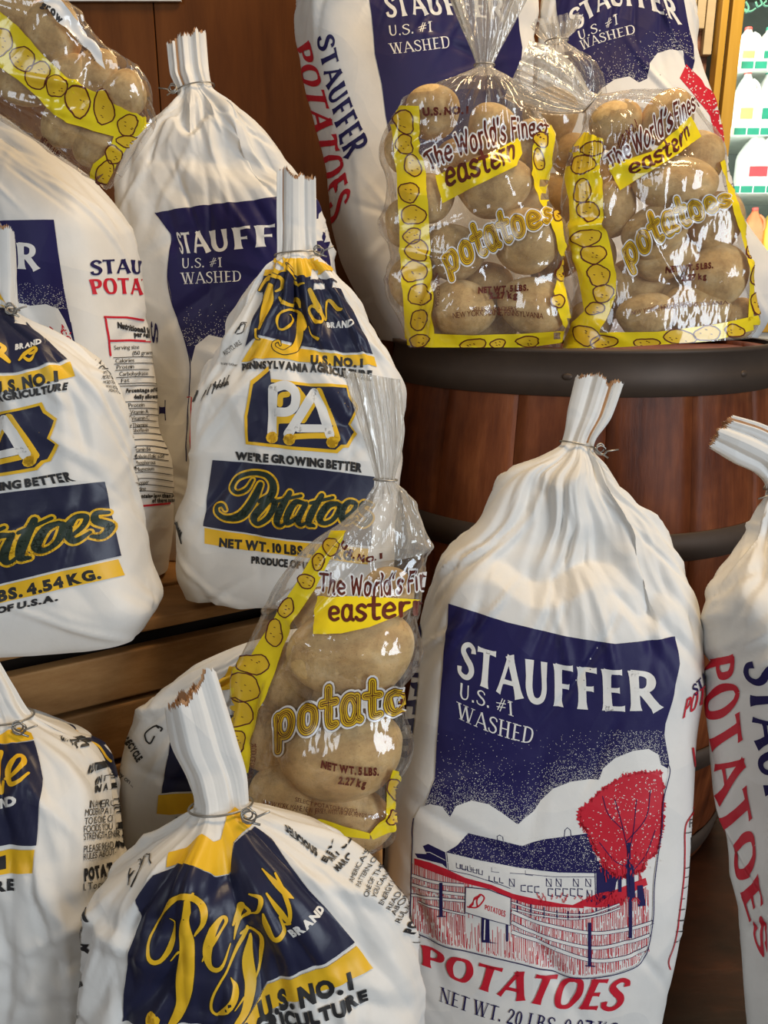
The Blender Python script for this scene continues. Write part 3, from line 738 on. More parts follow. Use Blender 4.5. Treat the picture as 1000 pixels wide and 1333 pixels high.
def jug(x, z, w, h, body, cap, lab, label, labcol):
    """a handled jug: square shouldered body, neck, cap, paper label"""
    root = thing('milk_jug', (x, FY + .13, z), label, 'jug', 'jugs in the dairy cooler')
    r = w / 2; prof = [(r * .93, 0), (r, h * .03), (r, h * .55), (r * .93, h * .64), (r * .62, h * .80), (r * .32, h * .90), (r * .30, h * .94)]
    V, F = lathe(prof, 28, (x, FY + .13, z))
    V = [(x + (vx - x) * (1 + .16 * abs(math.sin(2 * math.atan2(vy - FY - .13, vx - x)))), FY + .13 + (vy - FY - .13) * (1 + .16 * abs(math.sin(2 * math.atan2(vy - FY - .13, vx - x)))), vz) for vx, vy, vz in V]
    mesh_obj('body', V, F, body, None, root, True)
    V, F = lathe([(r * .35, h * .935), (r * .35, h), (r * .3, h * 1.01)], 20, (x, FY + .13, z)); mesh_obj('cap', V, F, cap, None, root, True)
    hp = [(x + r * .35, FY + .13 - r * .5, z + h * .84), (x + r * .75, FY + .13 - r * .75, z + h * .74), (x + r * .85, FY + .13 - r * .8, z + h * .58), (x + r * .7, FY + .13 - r * .78, z + h * .5)]
    v, f = tube_mesh([tuple(q) for q in crom(hp, 5)], r * .14, 8); mesh_obj('handle', [tuple(q) for q in v], f, body, None, root, True)
    if lab: box('label', (x - r * .15, FY + .13 - r * 1.02, z + h * .3), (w * .55, .004, h * .17), labcol, root)
def jx(px, py): return at(px, py, FY + .1)[0]
for (px, py, w, h, b, c, lab, lc, label) in (
    (974, 80, .085, .150, 'milk', 'cap', 1, 'olab', 'white milk jug with orange label on the top cooler shelf, beside the lit door edge'),
    (1002, 80, .085, .150, 'milk', 'gcap', 1, 'tag', 'white milk jug with green label on the top cooler shelf'),
    (970, 167, .088, .235, 'milk', 'cap', 1, 'olab', 'white milk jug with orange label on the second cooler shelf, beside the lit door edge'),
    (998, 167, .085, .235, 'milk', 'gcap', 1, 'tag', 'white milk jug with green label on the second cooler shelf'),
    (983, 243, .130, .225, 'milk', 'cap', 1, 'rlab', 'big white milk jug with red label on the third cooler shelf'),
    (981, 328, .075, .185, 'orange', 'cap', 0, 'olab', 'orange drink jug on the fourth cooler shelf'),
    (1005, 328, .075, .185, 'lemon', 'cap', 0, 'olab', 'yellow drink jug on the fourth cooler shelf, beside the orange jug')):
    z = ZS[(80, 167, 243, 328).index(py)]
    jug(jx(px, py), z - .006, w, h, M[b], M[c], lab, label, M[lc])

# ------------------------------------------------------------------ the barrel
BX, BY, BR = at(748, 455, 1.235)[0], 1.235, .292
brl = thing('wooden_barrel', (BX, BY, 0), 'reddish oak barrel with iron hoops holding bags of potatoes on its top', 'barrel')
def br(z):
    x = z / BARREL_Z; return .262 + .052 * math.sin(math.pi * min(1, x * .83 + .10)) ** 1.0 + .004 * x
NSTAVE = 16; rs = random.Random(4); edges = [2 * math.pi * (k + rs.uniform(-.13, .13)) / NSTAVE - .05 for k in range(NSTAVE)]
for k in range(NSTAVE):
    a0, a1 = edges[k] + .0014, (edges[k + 1] if k < NSTAVE - 1 else edges[0] + 2 * math.pi) - .0014
    V, F = [], []; nz, na = 26, 7; jit = rs.uniform(-.0012, .0012)
    for lay in (0, 1):
        for i in range(nz + 1):
            z = BARREL_Z * i / nz
            for j in range(na + 1):
                a = a0 + (a1 - a0) * j / na; e = min(j, na - j)
                r = br(z) + jit - (.0012 if e == 0 else 0) - (.022 if lay else 0)
                V.append((BX + r * math.cos(a), BY + r * math.sin(a), z + .001))
    g = lambda l, i, j: l * (nz + 1) * (na + 1) + i * (na + 1) + j
    for i in range(nz):
        for j in range(na):
            F.append([g(0, i, j), g(0, i, j + 1), g(0, i + 1, j + 1), g(0, i + 1, j)]); F.append([g(1, i, j), g(1, i + 1, j), g(1, i + 1, j + 1), g(1, i, j + 1)])
        F.append([g(0, i, 0), g(0, i + 1, 0), g(1, i + 1, 0), g(1, i, 0)]); F.append([g(0, i, na), g(1, i, na), g(1, i + 1, na), g(0, i + 1, na)])
    for j in range(na): F.append([g(0, nz, j), g(0, nz, j + 1), g(1, nz, j + 1), g(1, nz, j)]); F.append([g(0, 0, j), g(1, 0, j), g(1, 0, j + 1), g(0, 0, j + 1)])
    mesh_obj('stave', V, F, M['stave'], None, brl, True)
def hoop(z0, z1, lip=False):
    prof = [(br(z0) + .0008, z0), (br(z0) + .0038, z0 + .001), (br((z0 + z1) / 2) + .0042, (z0 + z1) / 2), (br(z1) + .0038, z1 - .001)]
    prof += [(br(z1) + .0075, z1 + .002), (br(z1) + .0075, z1 + .007), (br(z1) - .004, z1 + .007)] if lip else [(br(z1) + .0008, z1)]
    n = 96; V, F = [], []
    for (r, z) in prof:
        for k in range(n): t = 2 * math.pi * k / n; V.append((BX + r * math.cos(t), BY + r * math.sin(t), z))
    for i in range(len(prof) - 1):
        for k in range(n): F.append([i * n + k, i * n + (k + 1) % n, (i + 1) * n + (k + 1) % n, (i + 1) * n + k])
    o = mesh_obj('hoop', V, F, M['hoop'], None, brl, True)
    return o
h1 = hoop(BARREL_Z - .050, BARREL_Z, True); hoop(.525, .562); hoop(.20, .235); hoop(.02, .06)
for a in (-1.83, -.97, -1.1):
    r = br(.77) + .006; zz = BARREL_Z - .026 if a != -1.1 else .545
    bm = bmesh.new(); bmesh.ops.create_uvsphere(bm, u_segments=12, v_segments=8, radius=1)
    bmesh.ops.transform(bm, matrix=Matrix.Translation((BX + r * math.cos(a), BY + r * math.sin(a), zz)) @ Matrix.Rotation(a, 4, 'Z') @ Matrix.Diagonal((.003, .007, .0045, 1)), verts=bm.verts)
    bm_obj('rivet', bm, M['hoop'], brl, True)
V, F = lathe([(.272, BARREL_Z - .035), (.272, BARREL_Z - .004)], 64, (BX, BY, 0)); mesh_obj('head', V, F, M['stave'], None, brl)

# ------------------------------------------------------------------ the crate that carries the upper bags
q0, q1 = at(0, 868, .72), at(312, 800, .84)
# front lower edge of its top boards, read at the crate's own height
def on_z(px, py, z):
    d = ray(px, py); k = (z - CAM_Z) / d[2]; return np.array([0, 0, CAM_Z]) + k * d
fa, fb = on_z(0, 842, CRATE_Z), on_z(330, 776, CRATE_Z)
ex = Vector(fb - fa); ex.z = 0; ex.normalize(); ey = Vector((-ex.y, ex.x, 0))
crt = thing('wooden_crate', tuple(fa), 'slatted wooden crate that carries the white sacks at the left', 'crate')
RZ = Matrix(((ex.x, ey.x, 0, 0), (ex.y, ey.y, 0, 0), (0, 0, 1, 0), (0, 0, 0, 1)))
def cbox(name, u0, u1, v0, v1, z0, z1, mat, parent, bev=.0025):
    c = Vector(fa) * 1.0; c.z = 0; c = c + ex * ((u0 + u1) / 2) + ey * ((v0 + v1) / 2) + Vector((0, 0, (z0 + z1) / 2))
    return box(name, c, (u1 - u0, v1 - v0, z1 - z0), mat, parent, RZ, bev)
for k in range(5): cbox('top_board', -.42, .40, .002 + k * .098, .096 + k * .098, CRATE_Z - .018, CRATE_Z - (0 if k else .003), M['board'], crt)
for k, (a, b) in enumerate(((.405, .462), (.33, .398), (.25, .322), (.17, .242), (.09, .162), (.01, .082))):
    cbox('front_slat', -.42, .40, .004, .022, a, b, M['board'], crt)
cbox('corner_post', -.42, -.37, .024, .06, .0, CRATE_Z - .02, M['board'], crt); cbox('corner_post', .35, .40, .024, .06, .0, CRATE_Z - .02, M['board'], crt)
cbox('corner_post', -.42, -.37, .43, .48, .0, CRATE_Z - .02, M['board'], crt); cbox('corner_post', .35, .40, .43, .48, .0, CRATE_Z - .02, M['board'], crt)
cbox('back_panel', -.42, .40, .465, .486, .02, CRATE_Z - .02, M['gap'], crt)
cbox('gap_shade_panel', -.36, .34, .07, .08, .01, CRATE_Z - .02, M['gap'], crt)  # added near-black sheet, its colour stands for the shade between the slats

# ------------------------------------------------------------------ what is printed on the sacks
NV, RD_, YL, BK, WH = 'navy', 'red', 'yel', 'black', 'white'
STF = dict(font='roman', thick=.21, thin=.11, flare=.42)
TMS = dict(font='roman', thick=.125, thin=.055, flare=.1, serif=.045)
rnd = random.Random(11)
def speckle(n, box_, keep, falloff):
    out = []
    while len(out) < n:
        x = rnd.uniform(box_[0], box_[2]); y = rnd.uniform(box_[1], box_[3]); k = falloff(x, y)
        if keep(x, y) and rnd.random() < k: out.append((x, y))
    return out
def yon(curve, x):
    xs = [p[0] for p in curve]; return float(np.interp(x, xs, [p[1] for p in curve]))

# ---- big sack at the front right, whole picture
A = Prints(); f = frame(500, 480, .6395)
panel = f(132,478, 250,516, 372,545, 470,560, 560,552, 597,545, 601,600, 590,660, 572,722, 570,745, 580,800, 572,840, 560,850, 500,905, 400,915, 250,930, 66,925, 70,915, 90,872, 104,835, 108,760, 116,660, 124,560)
A.area(panel, NV, 0)
cl = frame(520, 960, .4)
cloud_top = cl(50,262, 66,228, 100,216, 140,224, 165,258, 185,222, 235,204, 290,216, 335,245, 385,282, 408,262, 440,240, 462,205, 500,165, 560,142, 610,136, 650,136, 662,100, 700,66, 760,42, 810,36, 842,55, 850,88)
body = cloud_top + cl(872,100, 872,120, 856,200, 852,250, 850,300, 838,380, 826,480, 822,590, 802,698, 770,740, 690,770, 600,780, 520,770, 400,735, 250,700, 130,668, 48,625, 38,560, 42,420, 46,320)
A.area(body, WH, 1)
A.line(cl(50,262, 45,300, 46,340, 42,420, 38,560, 48,625, 130,668, 250,700, 400,735, 520,770, 600,780, 690,770, 770,740, 802,698, 822,590, 826,480, 838,380, 850,300, 856,200, 876,115, 872,85), 1.3, NV, 9)
ed = lambda x, y: math.exp(-max(0, yon(cloud_top, x) - y) / 19.0)
A.dots(speckle(3800, (540, 950, 868, 1085), lambda x, y: y < yon(cloud_top, x) and x > 533 + max(0, (y - 1010)) * .0, ed), .55, WH, 2)
# barn roof, wall and windows
A.area(cl(152,372, 188,350, 225,314, 320,332, 400,352, 470,330, 560,318, 618,310, 642,390, 640,440, 520,438, 400,426, 260,398), NV, 2)
A.dots(speckle(1300, (582, 1085, 777, 1136), lambda x, y: True and (y - 1086) > abs(x - 690) * .02 and y < 1132 + (x - 690) * .02, lambda x, y: .8), .55, WH, 3)
A.area(cl(640,398, 720,440, 705,470, 700,500, 640,545), NV, 2)
for (q) in ((320,334, 318,320, 326,316, 336,322, 338,334), (536,320, 538,300, 546,292, 556,300, 558,318)): A.line(cl(*q), 1.0, NV, 2, False)
A.line(cl(155,375, 160,430, 230,445, 330,478, 360,490), .9, NV, 2, False); A.line(cl(636,440, 638,545), 1.2, NV, 2, False); A.line(cl(360,440, 500,452, 636,452), .7, NV, 2, False)
for k in range(5): x = 186 + k * 18; A.line(cl(x, 408 + k * 5, x, 422 + k * 5, x + 12, 426 + k * 5, x + 12, 412 + k * 5), 1.3, NV, 2, False)
for k in range(3): x = 292 + k * 17; A.line(cl(x, 450 + k * 3, x, 464 + k * 3, x + 11, 467 + k * 3), 1.3, NV, 2, False)
for k in range(3): x = 396 + k * 22; A.line(cl(x + 14, 480 + k * 2, x, 480 + k * 2, x, 498 + k * 2, x + 14, 500 + k * 2), 1.5, NV, 2, False)
for k in range(5): x = 484 + k * 24; A.line(cl(x + 15, 492, x, 490, x, 512, x + 15, 515), 1.6, NV, 2, False)
for x in (358, 478, 510, 566, 606): A.line(cl(x, 458, x, 482, x + 16, 484, x + 16, 460, x, 458, x + 16, 484), 1.1, NV, 2, False)
A.line(cl(610,495, 610,535, 626,538, 626,496, 610,495, 626,538), 1.2, NV, 2, False)
for x in (200, 230, 300, 410): A.line(cl(x, 412 + x * .1 - 20, x, 425 + x * .1 - 20, x + 24, 428 + x * .1 - 20), .7, NV, 2, False)
A.area(cl(78,352, 95,345, 150,372, 156,425, 140,410, 60,390, 52,376, 90,378), NV, 2); A.line(cl(55,372, 100,372, 150,398), .8, WH, 3, False)
# red meadow hatching
x = 45.0
while x < 812:
    top = np.interp(x, [40, 150, 215, 300, 370, 450, 600, 640, 812], [396, 428, 458, 480, 510, 528, 556, 545, 480]); bot = np.interp(x, [40, 130, 250, 400, 520, 600, 690, 770, 800], [622, 664, 697, 731, 766, 776, 766, 737, 700])
    y0 = top + rnd.uniform(0, 14)
    while y0 < bot - 8:
        y1 = min(bot - rnd.uniform(1, 7), y0 + rnd.uniform(40, 130))
        if y1 > y0 and not (214 < x < 364 and y1 > 480 and y0 < 600 and y0 > 470): A.line(cl(x + rnd.uniform(-1, 1), y0, x + rnd.uniform(-2, 3), y1), rnd.uniform(.5, .95), RD_, 2, False, False)
        y0 = y1 + rnd.uniform(3, 22)
    x += rnd.uniform(3.0, 5.6)
A.area(cl(50,392, 100,405, 150,425, 215,455, 300,478, 370,508, 450,525, 520,538, 600,548, 600,554, 500,550, 420,541, 360,522, 300,494, 215,473, 120,440, 50,412), RD_, 2)
A.area(cl(645,505, 700,495, 760,470, 800,455, 806,478, 770,495, 735,520, 725,545, 640,552, 560,545), RD_, 2)
# fences
def rail(pts, w): A.line(cl(*pts), w + .9, NV, 3, True, False); A.line(cl(*pts), w - .6, WH, 4, True, False)
rail((42,448, 120,470, 210,480), 4.0); rail((42,478, 120,498, 215,510), 4.0); rail((38,512, 120,522, 215,530), 3.4)
rail((60,535, 150,560, 215,575), 2.6); rail((365,536, 430,556, 520,572, 610,574, 660,560, 715,540), 2.6); rail((365,556, 440,574, 560,588, 650,575, 718,552), 2.4)
for x, a, b in ((383,528,566), (428,540,578), (470,550,586), (512,560,588), (548,562,590), (585,562,590), (640,552,582), (680,540,572)): A.line(cl(x, a, x, b), 1.6, NV, 4, False, False)
rail((365,565, 450,600, 620,634, 740,622, 825,598), 4.4); rail((365,600, 450,640, 620,682, 740,664, 815,640), 4.4); rail((365,632, 450,664, 620,722, 740,712, 808,680), 4.8)
for x, a, b in ((618,600,742), (136,470,580), (750,520,650), (745,340,420), (716,450,500)): A.line(cl(x, a, x, b), 4.4, NV, 5, False, False)
A.line(cl(606,740, 634,742), 1.6, NV, 5, False); A.line(cl(125,578, 150,580), 1.4, NV, 5, False)
A.area(cl(268,582, 292,584, 294,662, 320,668, 268,664, 266,640), NV, 5); A.line(cl(278,590, 276,656), 1.6, WH, 6, False, False); A.line(cl(350,605, 350,658), 3.0, NV, 5, False)
# the sign board in the meadow
sgn = cl(216,484, 290,492, 362,520, 360,610, 285,588, 214,566); A.area(sgn, WH, 6); A.line(sgn + sgn[:1], 1.2, NV, 7, False)
for k in range(3): A.line(cl(268 - 4 * k, 508 + 4 * k, 245 - 2 * k, 518 + 5 * k, 240, 532 + 4 * k, 228, 545 + 3 * k), 1.2, RD_, 7)
A.line(cl(222,548, 250,550, 268,535, 276,518, 262,508, 252,528, 254,548), 2.0, RD_, 7)
A.text('POTATOES', cl(278,541, 345,562), cl(277,556, 344,582), RD_, 7, 'roman', thick=.24, thin=.14, flare=.3)
# the red tree
tree = cl(690,148, 720,126, 760,116, 800,112, 850,112, 856,150, 858,200, 856,250, 852,300, 838,370, 800,400, 790,430, 760,440, 720,455, 690,440, 660,405, 640,370, 622,330, 605,300, 585,272, 584,240, 610,215, 650,175)
A.area(tree, RD_, 3)
tb = (752, 1003, 864, 1138)
for k in range(420):
    x, y = rnd.uniform(755, 862), rnd.uniform(1004, 1130); a = rnd.uniform(0, 3.1); r = rnd.uniform(1.2, 3.2)
    if y < 1050 - (x - 755) * 1.0 + 20 and x < 800: continue
    A.add([[(x, y), (x + r * math.cos(a), y + r * math.sin(a)), (x + r * .5 * math.cos(a + 1.4), y + r * .5 * math.sin(a + 1.4))]], WH, 4)
for k in range(200):
    t = rnd.randrange(len(tree)); p, q = tree[t], tree[(t + 1) % len(tree)]; u = rnd.random(); x, y = p[0] + (q[0] - p[0]) * u, p[1] + (q[1] - p[1]) * u
    r = rnd.uniform(1.5, 4.6); a = rnd.uniform(0, 6.3); A.add([[(x + r * math.cos(a), y + r * math.sin(a)), (x + r * math.cos(a + 2.2), y + r * math.sin(a + 2.2)), (x + r * math.cos(a + 4), y + r * math.sin(a + 4))]], RD_, 3)
for q in ((748,500, 742,380, 725,290, 700,200), (742,390, 760,300, 770,200), (735,340, 800,260, 815,170), (728,300, 680,250, 660,190), (745,420, 700,400, 650,340), (760,430, 800,380, 830,300)): A.line(cl(*q), 1.0, NV, 5)
A.area(cl(735,410, 760,410, 766,520, 740,520), NV, 5); A.area(cl(772,480, 790,478, 800,545, 775,548), NV, 4)
for k in range(60):
    x, y = rnd.uniform(780, 842), rnd.uniform(1108, 1140); r = rnd.uniform(1.5, 4); a = rnd.uniform(1.2, 1.9)
    A.line([(x, y), (x + r * math.cos(a), y + 2 * r * math.sin(a))], 1.1, RD_, 6, False)
for k in range(45):
    x, y = rnd.uniform(700, 850), rnd.uniform(1166, 1176); A.line([(x, y), (x + rnd.uniform(-3, 3), y - rnd.uniform(2, 7))], 1.0, RD_, 6, False)
s8 = frame(560, 760, .34)
A.text('STAUFFER', s8(122,218, 440,300, 876,338), s8(104,345, 440,462, 884,482), WH, 2, **STF)
A.text('U.S. #1', s8(112,376, 318,452), s8(108,436, 322,508), WH, 2, **TMS)
A.text('WASHED', s8(108,452, 255,512, 404,552), s8(104,512, 250,575, 392,614), WH, 2, **TMS)
A.text('POTATOES', [(547, 1229), (690, 1267), (822, 1273)], [(549, 1254), (676, 1302), (806, 1314)], RD_, 1, **STF)
A.text('NET WT. 20 LBS. 9.07 KG', [(574, 1285), (690, 1318), (808, 1330)], [(572, 1303), (686, 1338), (804, 1352)], NV, 1, **TMS)
# its side panels
A.text('STAUFFER', [(548, 795), (545, 880), (534, 990)], [(522, 800), (519, 880), (508, 990)], NV, 1, **STF)
A.text('STAU', [(899, 893), (925, 866)], [(903, 906), (929, 880)], NV, 1, **STF); A.text('POTA', [(893, 910), (925, 884)], [(888, 936), (925, 905)], RD_, 1, **STF)
A.line([(902, 974), (905, 998), (917, 994)], 2.5, RD_, 1, False)
A.line([(907, 1036), (903, 1055), (892, 1075), (891, 1110), (890, 1140), (884, 1190), (877, 1230), (871, 1250), (873, 1262)], 1.4, RD_, 1)
for k, y in enumerate((1084, 1112, 1130, 1142, 1156, 1170, 1184, 1198, 1212, 1226)): A.line([(891 - max(0, y - 1140) * .16, y), (909 - max(0, y - 1140) * .16, y - 3)], 1.0, BK, 1, False)
A.text('Fat', [(897, 1066), (908, 1064)], [(897, 1077), (908, 1075)], BK, 1, bold=False); A.text('Per', [(899, 1090), (909, 1088)], [(899, 1100), (909, 1098)], BK, 1)
sack('white sack with the whole farm picture, standing in front of the barrel', A,
     [[(750,488),(812,500)], [(740,530),(797,542)], [(731,576),(772,585)], [(706,592),(788,606)], [(655,615),(810,640)], [(619,680),(856,684)], [(572,730),(883,733)], [(551,800),(910,800)], [(538,870),(917,866)], [(524,960),(907,950)], [(511,1040),(902,1050)], [(502,1120),(896,1150)], [(494,1200),(885,1200)], [(486,1280),(866,1280)], [(482,1340),(853,1340)], [(486,1430),(842,1430)]],
     2, .615, .25, FLOOR_Z, 'white sacks with a farm picture', side=1, seed=21, rho=.5, nexp=3.2, dmax=.105, hollows=((-.04, .125, .115, .085, .020), (.10, .16, .05, .06, .010)))

# ---- sack behind, upper left
D = Prints(); d = frame(0, 0, .38)
D.area([(202, 277), (260, 268), (320, 262), (372, 254), (425, 250), (428, 330), (430, 420), (420, 470), (250, 474), (240, 440), (226, 400), (219, 360), (222, 305)], NV, 0)
D.area([(248, 476), (255, 450), (272, 436), (290, 440), (300, 432), (330, 428), (360, 440), (390, 430), (425, 440), (428, 620), (250, 620), (247, 560), (244, 510)], WH, 1)
D.line([(202, 277), (222, 305), (219, 360), (226, 400), (240, 440), (248, 478), (245, 520), (243, 600)], 1.3, NV, 2)
D.dots(speckle(520, (238, 395, 330, 450), lambda x, y: True, lambda x, y: math.exp(-(448 - y) / 16)), .6, WH, 2)
D.text('STAUFFER', d(600,795, 770,785, 1190,740), d(622,868, 780,858, 1185,815), WH, 2, **STF)
D.text('U.S. #1', d(622,885, 762,882), d(622,920, 762,914), WH, 2, **TMS); D.text('WASHED', d(622,935, 826,925), d(626,974, 828,964), WH, 2, **TMS)
D.line([(243, 517), (249, 517), (249, 600)], 1.5, RD_, 3, False)
D.text('S', [(205, 420), (206, 446)], [(196, 420), (197, 446)], NV, 1, **STF); D.text('T', [(216, 520), (216, 548)], [(208, 520), (208, 548)], NV, 1, **STF)
sack('tall white blue-panelled sack against the brown board wall, tied top upright', D,
     [[(217,58),(268,42)], [(221,95),(272,90)], [(232,122),(276,112)], [(218,140),(302,134)], [(183,172),(343,172)], [(155,213),(379,218)], [(148,250),(409,258)], [(152,330),(432,330)], [(162,420),(443,420)], [(177,520),(443,520)], [(190,620),(438,620)], [(200,724),(430,724)]],
     2, 1.0, .10, CRATE_Z, 'white sacks with a farm picture', side=-1, seed=32, rho=.42, dmax=.085, hollows=((-.02, .05, .075, .03, .012),))

# ---- sack at the far left with the nutrition table on its side
C_ = Prints(); c = frame(0, 0, .38); n7 = frame(100, 280, .315)
C_.area([(-140, 300), (-40, 288), (70, 286), (76, 330), (84, 380), (92, 420), (98, 450), (-140, 450)], NV, 0)
C_.area([(-140, 440), (-60, 430), (0, 402), (22, 394), (40, 398), (60, 396), (76, 402), (84, 416), (90, 430), (98, 452), (98, 470), (-140, 470)], WH, 1)
C_.dots(speckle(420, (22, 368, 92, 402), lambda x, y: True, lambda x, y: math.exp(-(400 - y) / 12)), .6, WH, 2)
for k in range(40): x, y = rnd.uniform(62, 92), rnd.uniform(424, 446); C_.line([(x, y), (x + rnd.uniform(-4, 4), y + rnd.uniform(-4, 4))], 1.5, RD_, 3, False)
C_.line([(92, 420), (98, 452)], 1.5, NV, 3, False)
C_.text('STAUFFER', [(-160, 335), (-60, 318), (50, 318)], [(-160, 365), (-60, 350), (52, 352)], WH, 2, **STF)
C_.text('STAUFFER', n7(52,190, 260,188, 420,230), n7(60,250, 262,244, 415,290), NV, 1, **STF)
C_.text('POTATOES', n7(46,268, 260,264, 420,300), n7(62,328, 262,330, 410,360), RD_, 1, **STF)
C_.line(n7(138,580, 118,430, 110,421, 200,424, 330,440), 2.6, RD_, 1, False); C_.line(n7(130,520, 220,518, 340,524), 2.8, RD_, 1, False)
C_.text('Nutritional info', n7(164,442, 330,470), n7(164,466, 330,494), BK, 1); C_.text('per serv', n7(238,480, 315,486), n7(238,502, 315,508), BK, 1)
for (t, x, y, w_) in (('Serving size', 152, 540, 104), ('(150 grams', 228, 562, 90), ('Calories', 158, 594, 78), ('Protein', 163, 620, 72), ('Carbohydrate', 174, 648, 122), ('Fat', 182, 676, 34), ('Percentage of U.S.', 204, 716, 150), ('daily allowance', 238, 742, 120),
                   ('Protein', 214, 778, 62), ('Vitamin A', 218, 806, 74), ('Vitamin C', 222, 832, 74), ('Thiamine', 226, 860, 64), ('Riboflavin', 224, 882, 70), ('Vitamin B6', 228, 962, 76), ('Folacin (folic acid', 240, 990, 120), ('Phosphorous', 240, 1016, 84), ('Magnesium', 242, 1042, 76), ('Copper', 244, 1098, 52), ('Iodine', 240, 1124, 44), ('Contains less than 2% of', 242, 1152, 190), ('of these nutrients', 310, 1170, 130)):
    C_.text(t, n7(x, y, x + w_, y - 4), n7(x, y + 17, x + w_, y + 13), BK, 1, bold=y in (716, 742, 1152, 1170))
for k, y in enumerate((586, 612, 638, 668, 694, 704, 770, 798, 824, 850, 876, 902, 928, 954, 980, 1006, 1034, 1062, 1088, 1114, 1140)): C_.line(n7(150 + k * 4, y + 4, 300, y, 420, y + 16), 1.0, BK, 1)
C_.line(n7(230,1206, 330,1196, 440,1184), 2.6, RD_, 1)
sack('white sack with a nutrition table on its side, at the upper left edge', C_,
     [[(-150,30),(-100,20)], [(-145,62),(-92,58)], [(-138,92),(-90,90)], [(-150,118),(-60,108)], [(-190,150),(-5,140)], [(-212,190),(70,196)], [(-216,240),(132,246)], [(-218,320),(179,320)], [(-215,420),(193,420)], [(-210,500),(203,500)], [(-205,550),(207,550)], [(-200,605),(225,600)], [(-195,660),(227,660)], [(-190,735),(219,735)]],
     2, .94, .08, CRATE_Z, 'white sacks with a farm picture', side=1, seed=43, rho=.45, yaw=-.35, dmax=.09, nexp=3.6)

# ---- two sacks standing on the barrel
E_ = Prints(); e = frame(360, 0, .4)
E_.area([(476, -60), (580, -70), (668, -66), (672, 0), (676, 40), (680, 62), (676, 100), (690, 160), (690, 240), (520, 240), (506, 170), (502, 150), (497, 110), (488, 70), (484, 20)], NV, 0)
E_.area([(515, 240), (520, 210), (545, 200), (570, 215), (600, 190), (640, 180), (690, 190), (690, 420), (520, 420)], WH, 1)
E_.dots(speckle(260, (515, 150, 690, 205), lambda x, y: True, lambda x, y: math.exp(-(205 - y) / 16)), .6, WH, 2)
E_.text('STAUFFER', e(345,-8, 520,-20, 742,-10), e(360,58, 540,48, 745,70), WH, 2, **STF)
E_.text('U.S. #1', e(360,85, 508,68), e(364,118, 510,104), WH, 2, **TMS); E_.text('WASHED', e(366,142, 560,118), e(374,176, 566,156), WH, 2, **TMS)
E_.text('STAUFFER', e(184,108, 232,300, 304,470), e(132,124, 178,340, 225,520), NV, 1, **STF)
E_.text('ER', e(304,450, 285,640), e(248,520, 230,690), NV, 1, **STF) if 0 else None
E_.text('POTATOES', e(106,128, 190,420, 240,640), e(62,156, 118,420, 172,745), RD_, 1, **STF)
sack('white sack on the barrel with POTATOES down its side, beside the brown wall', E_,
     [[(530,-170),(590,-170)], [(533,-150),(588,-150)], [(538,-125),(583,-125)], [(500,-95),(640,-95)], [(425,-50),(688,-45)], [(392,5),(702,5)], [(383,38),(696,40)], [(390,90),(694,90)], [(411,175),(692,180)], [(426,235),(692,240)], [(428,266),(692,266)], [(441,335),(692,335)], [(466,388),(690,388)], [(500,450),(688,448)]],
     2, 1.26, .06, BARREL_Z, 'white sacks with a farm picture', seed=54, rho=.45, yaw=.42, dmax=.085, nexp=3.8)
F_ = Prints(); g = frame(680, 0, .3524)
F_.area(g(115,-60, 580,-60, 596,0, 612,80, 632,170, 636,225, 620,300, 260,380, 240,330, 222,300, 160,220, 150,150, 130,60), NV, 0)
F_.area(g(250,380, 290,330, 340,295, 395,283, 430,305, 462,290, 470,235, 500,195, 545,183, 590,190, 600,240, 640,300, 690,420, 740,560, 770,720, 700,1100, 300,1100), WH, 1)
F_.dots(speckle(900, (730, 40, 905, 135), lambda x, y: y < yon(g(160,330, 290,330, 340,295, 395,283, 430,305, 462,290, 470,235, 500,195, 545,183, 590,190, 640,230), x), lambda x, y: math.exp(-max(0, yon(g(160,330, 290,330, 340,295, 395,283, 430,305, 462,290, 470,235, 500,195, 545,183, 590,190, 640,230), x) - y) / 14)), .55, WH, 2)
F_.text('STAUFFER', g(165,55, 360,-50, 560,10), g(205,112, 370,22, 590,95), WH, 2, **STF)
F_.text('U.S. #1', g(200,118, 350,52), g(208,150, 356,88), WH, 2, **TMS); F_.text('WASHED', g(212,152, 300,120, 418,90), g(222,186, 310,152, 420,126), WH, 2, **TMS)
tr = g(580,290, 605,238, 650,285, 690,330, 725,375, 745,430, 745,480, 740,540, 722,545, 710,500, 690,430, 655,380, 620,335); F_.area(tr, RD_, 3)
for k in range(130):
    x = rnd.uniform(890, 944); y = 85 + (x - 890) * 1.15 + rnd.uniform(-8, 60); F_.dots([(x, y)], 1.2, WH, 4, rnd)
F_.area(g(730,560, 765,580, 778,700, 772,738, 755,730, 740,640), 'white', 3)
for q in ((728,560, 762,575, 780,700, 772,740, 752,722), (740,640, 768,630), (745,690, 776,680), (735,600, 765,596)): F_.line(g(*q), 1.0, NV, 4, False)
F_.area(g(736,545, 768,575, 776,640, 770,660, 748,620), RD_, 3) if 0 else None
sack('white sack on the barrel with red tree print, nearest the dairy cooler', F_,
     [[(790,-170),(850,-170)], [(793,-150),(848,-150)], [(798,-125),(845,-125)], [(760,-95),(880,-95)], [(716,-45),(900,-45)], [(704,10),(905,10)], [(700,80),(911,80)], [(699,150),(936,150)], [(699,220),(948,220)], [(702,285),(968,285)], [(704,330),(1000,335)], [(704,370),(1014,372)], [(705,405),(1008,405)], [(705,446),(985,442)]],
     2, 1.27, .08, BARREL_Z, 'white sacks with a farm picture', seed=65, rho=.42, dmax=.08)
W_ = Prints(); W_.line([(961, 284), (968, 288)], 3.0, BK, 1, False)
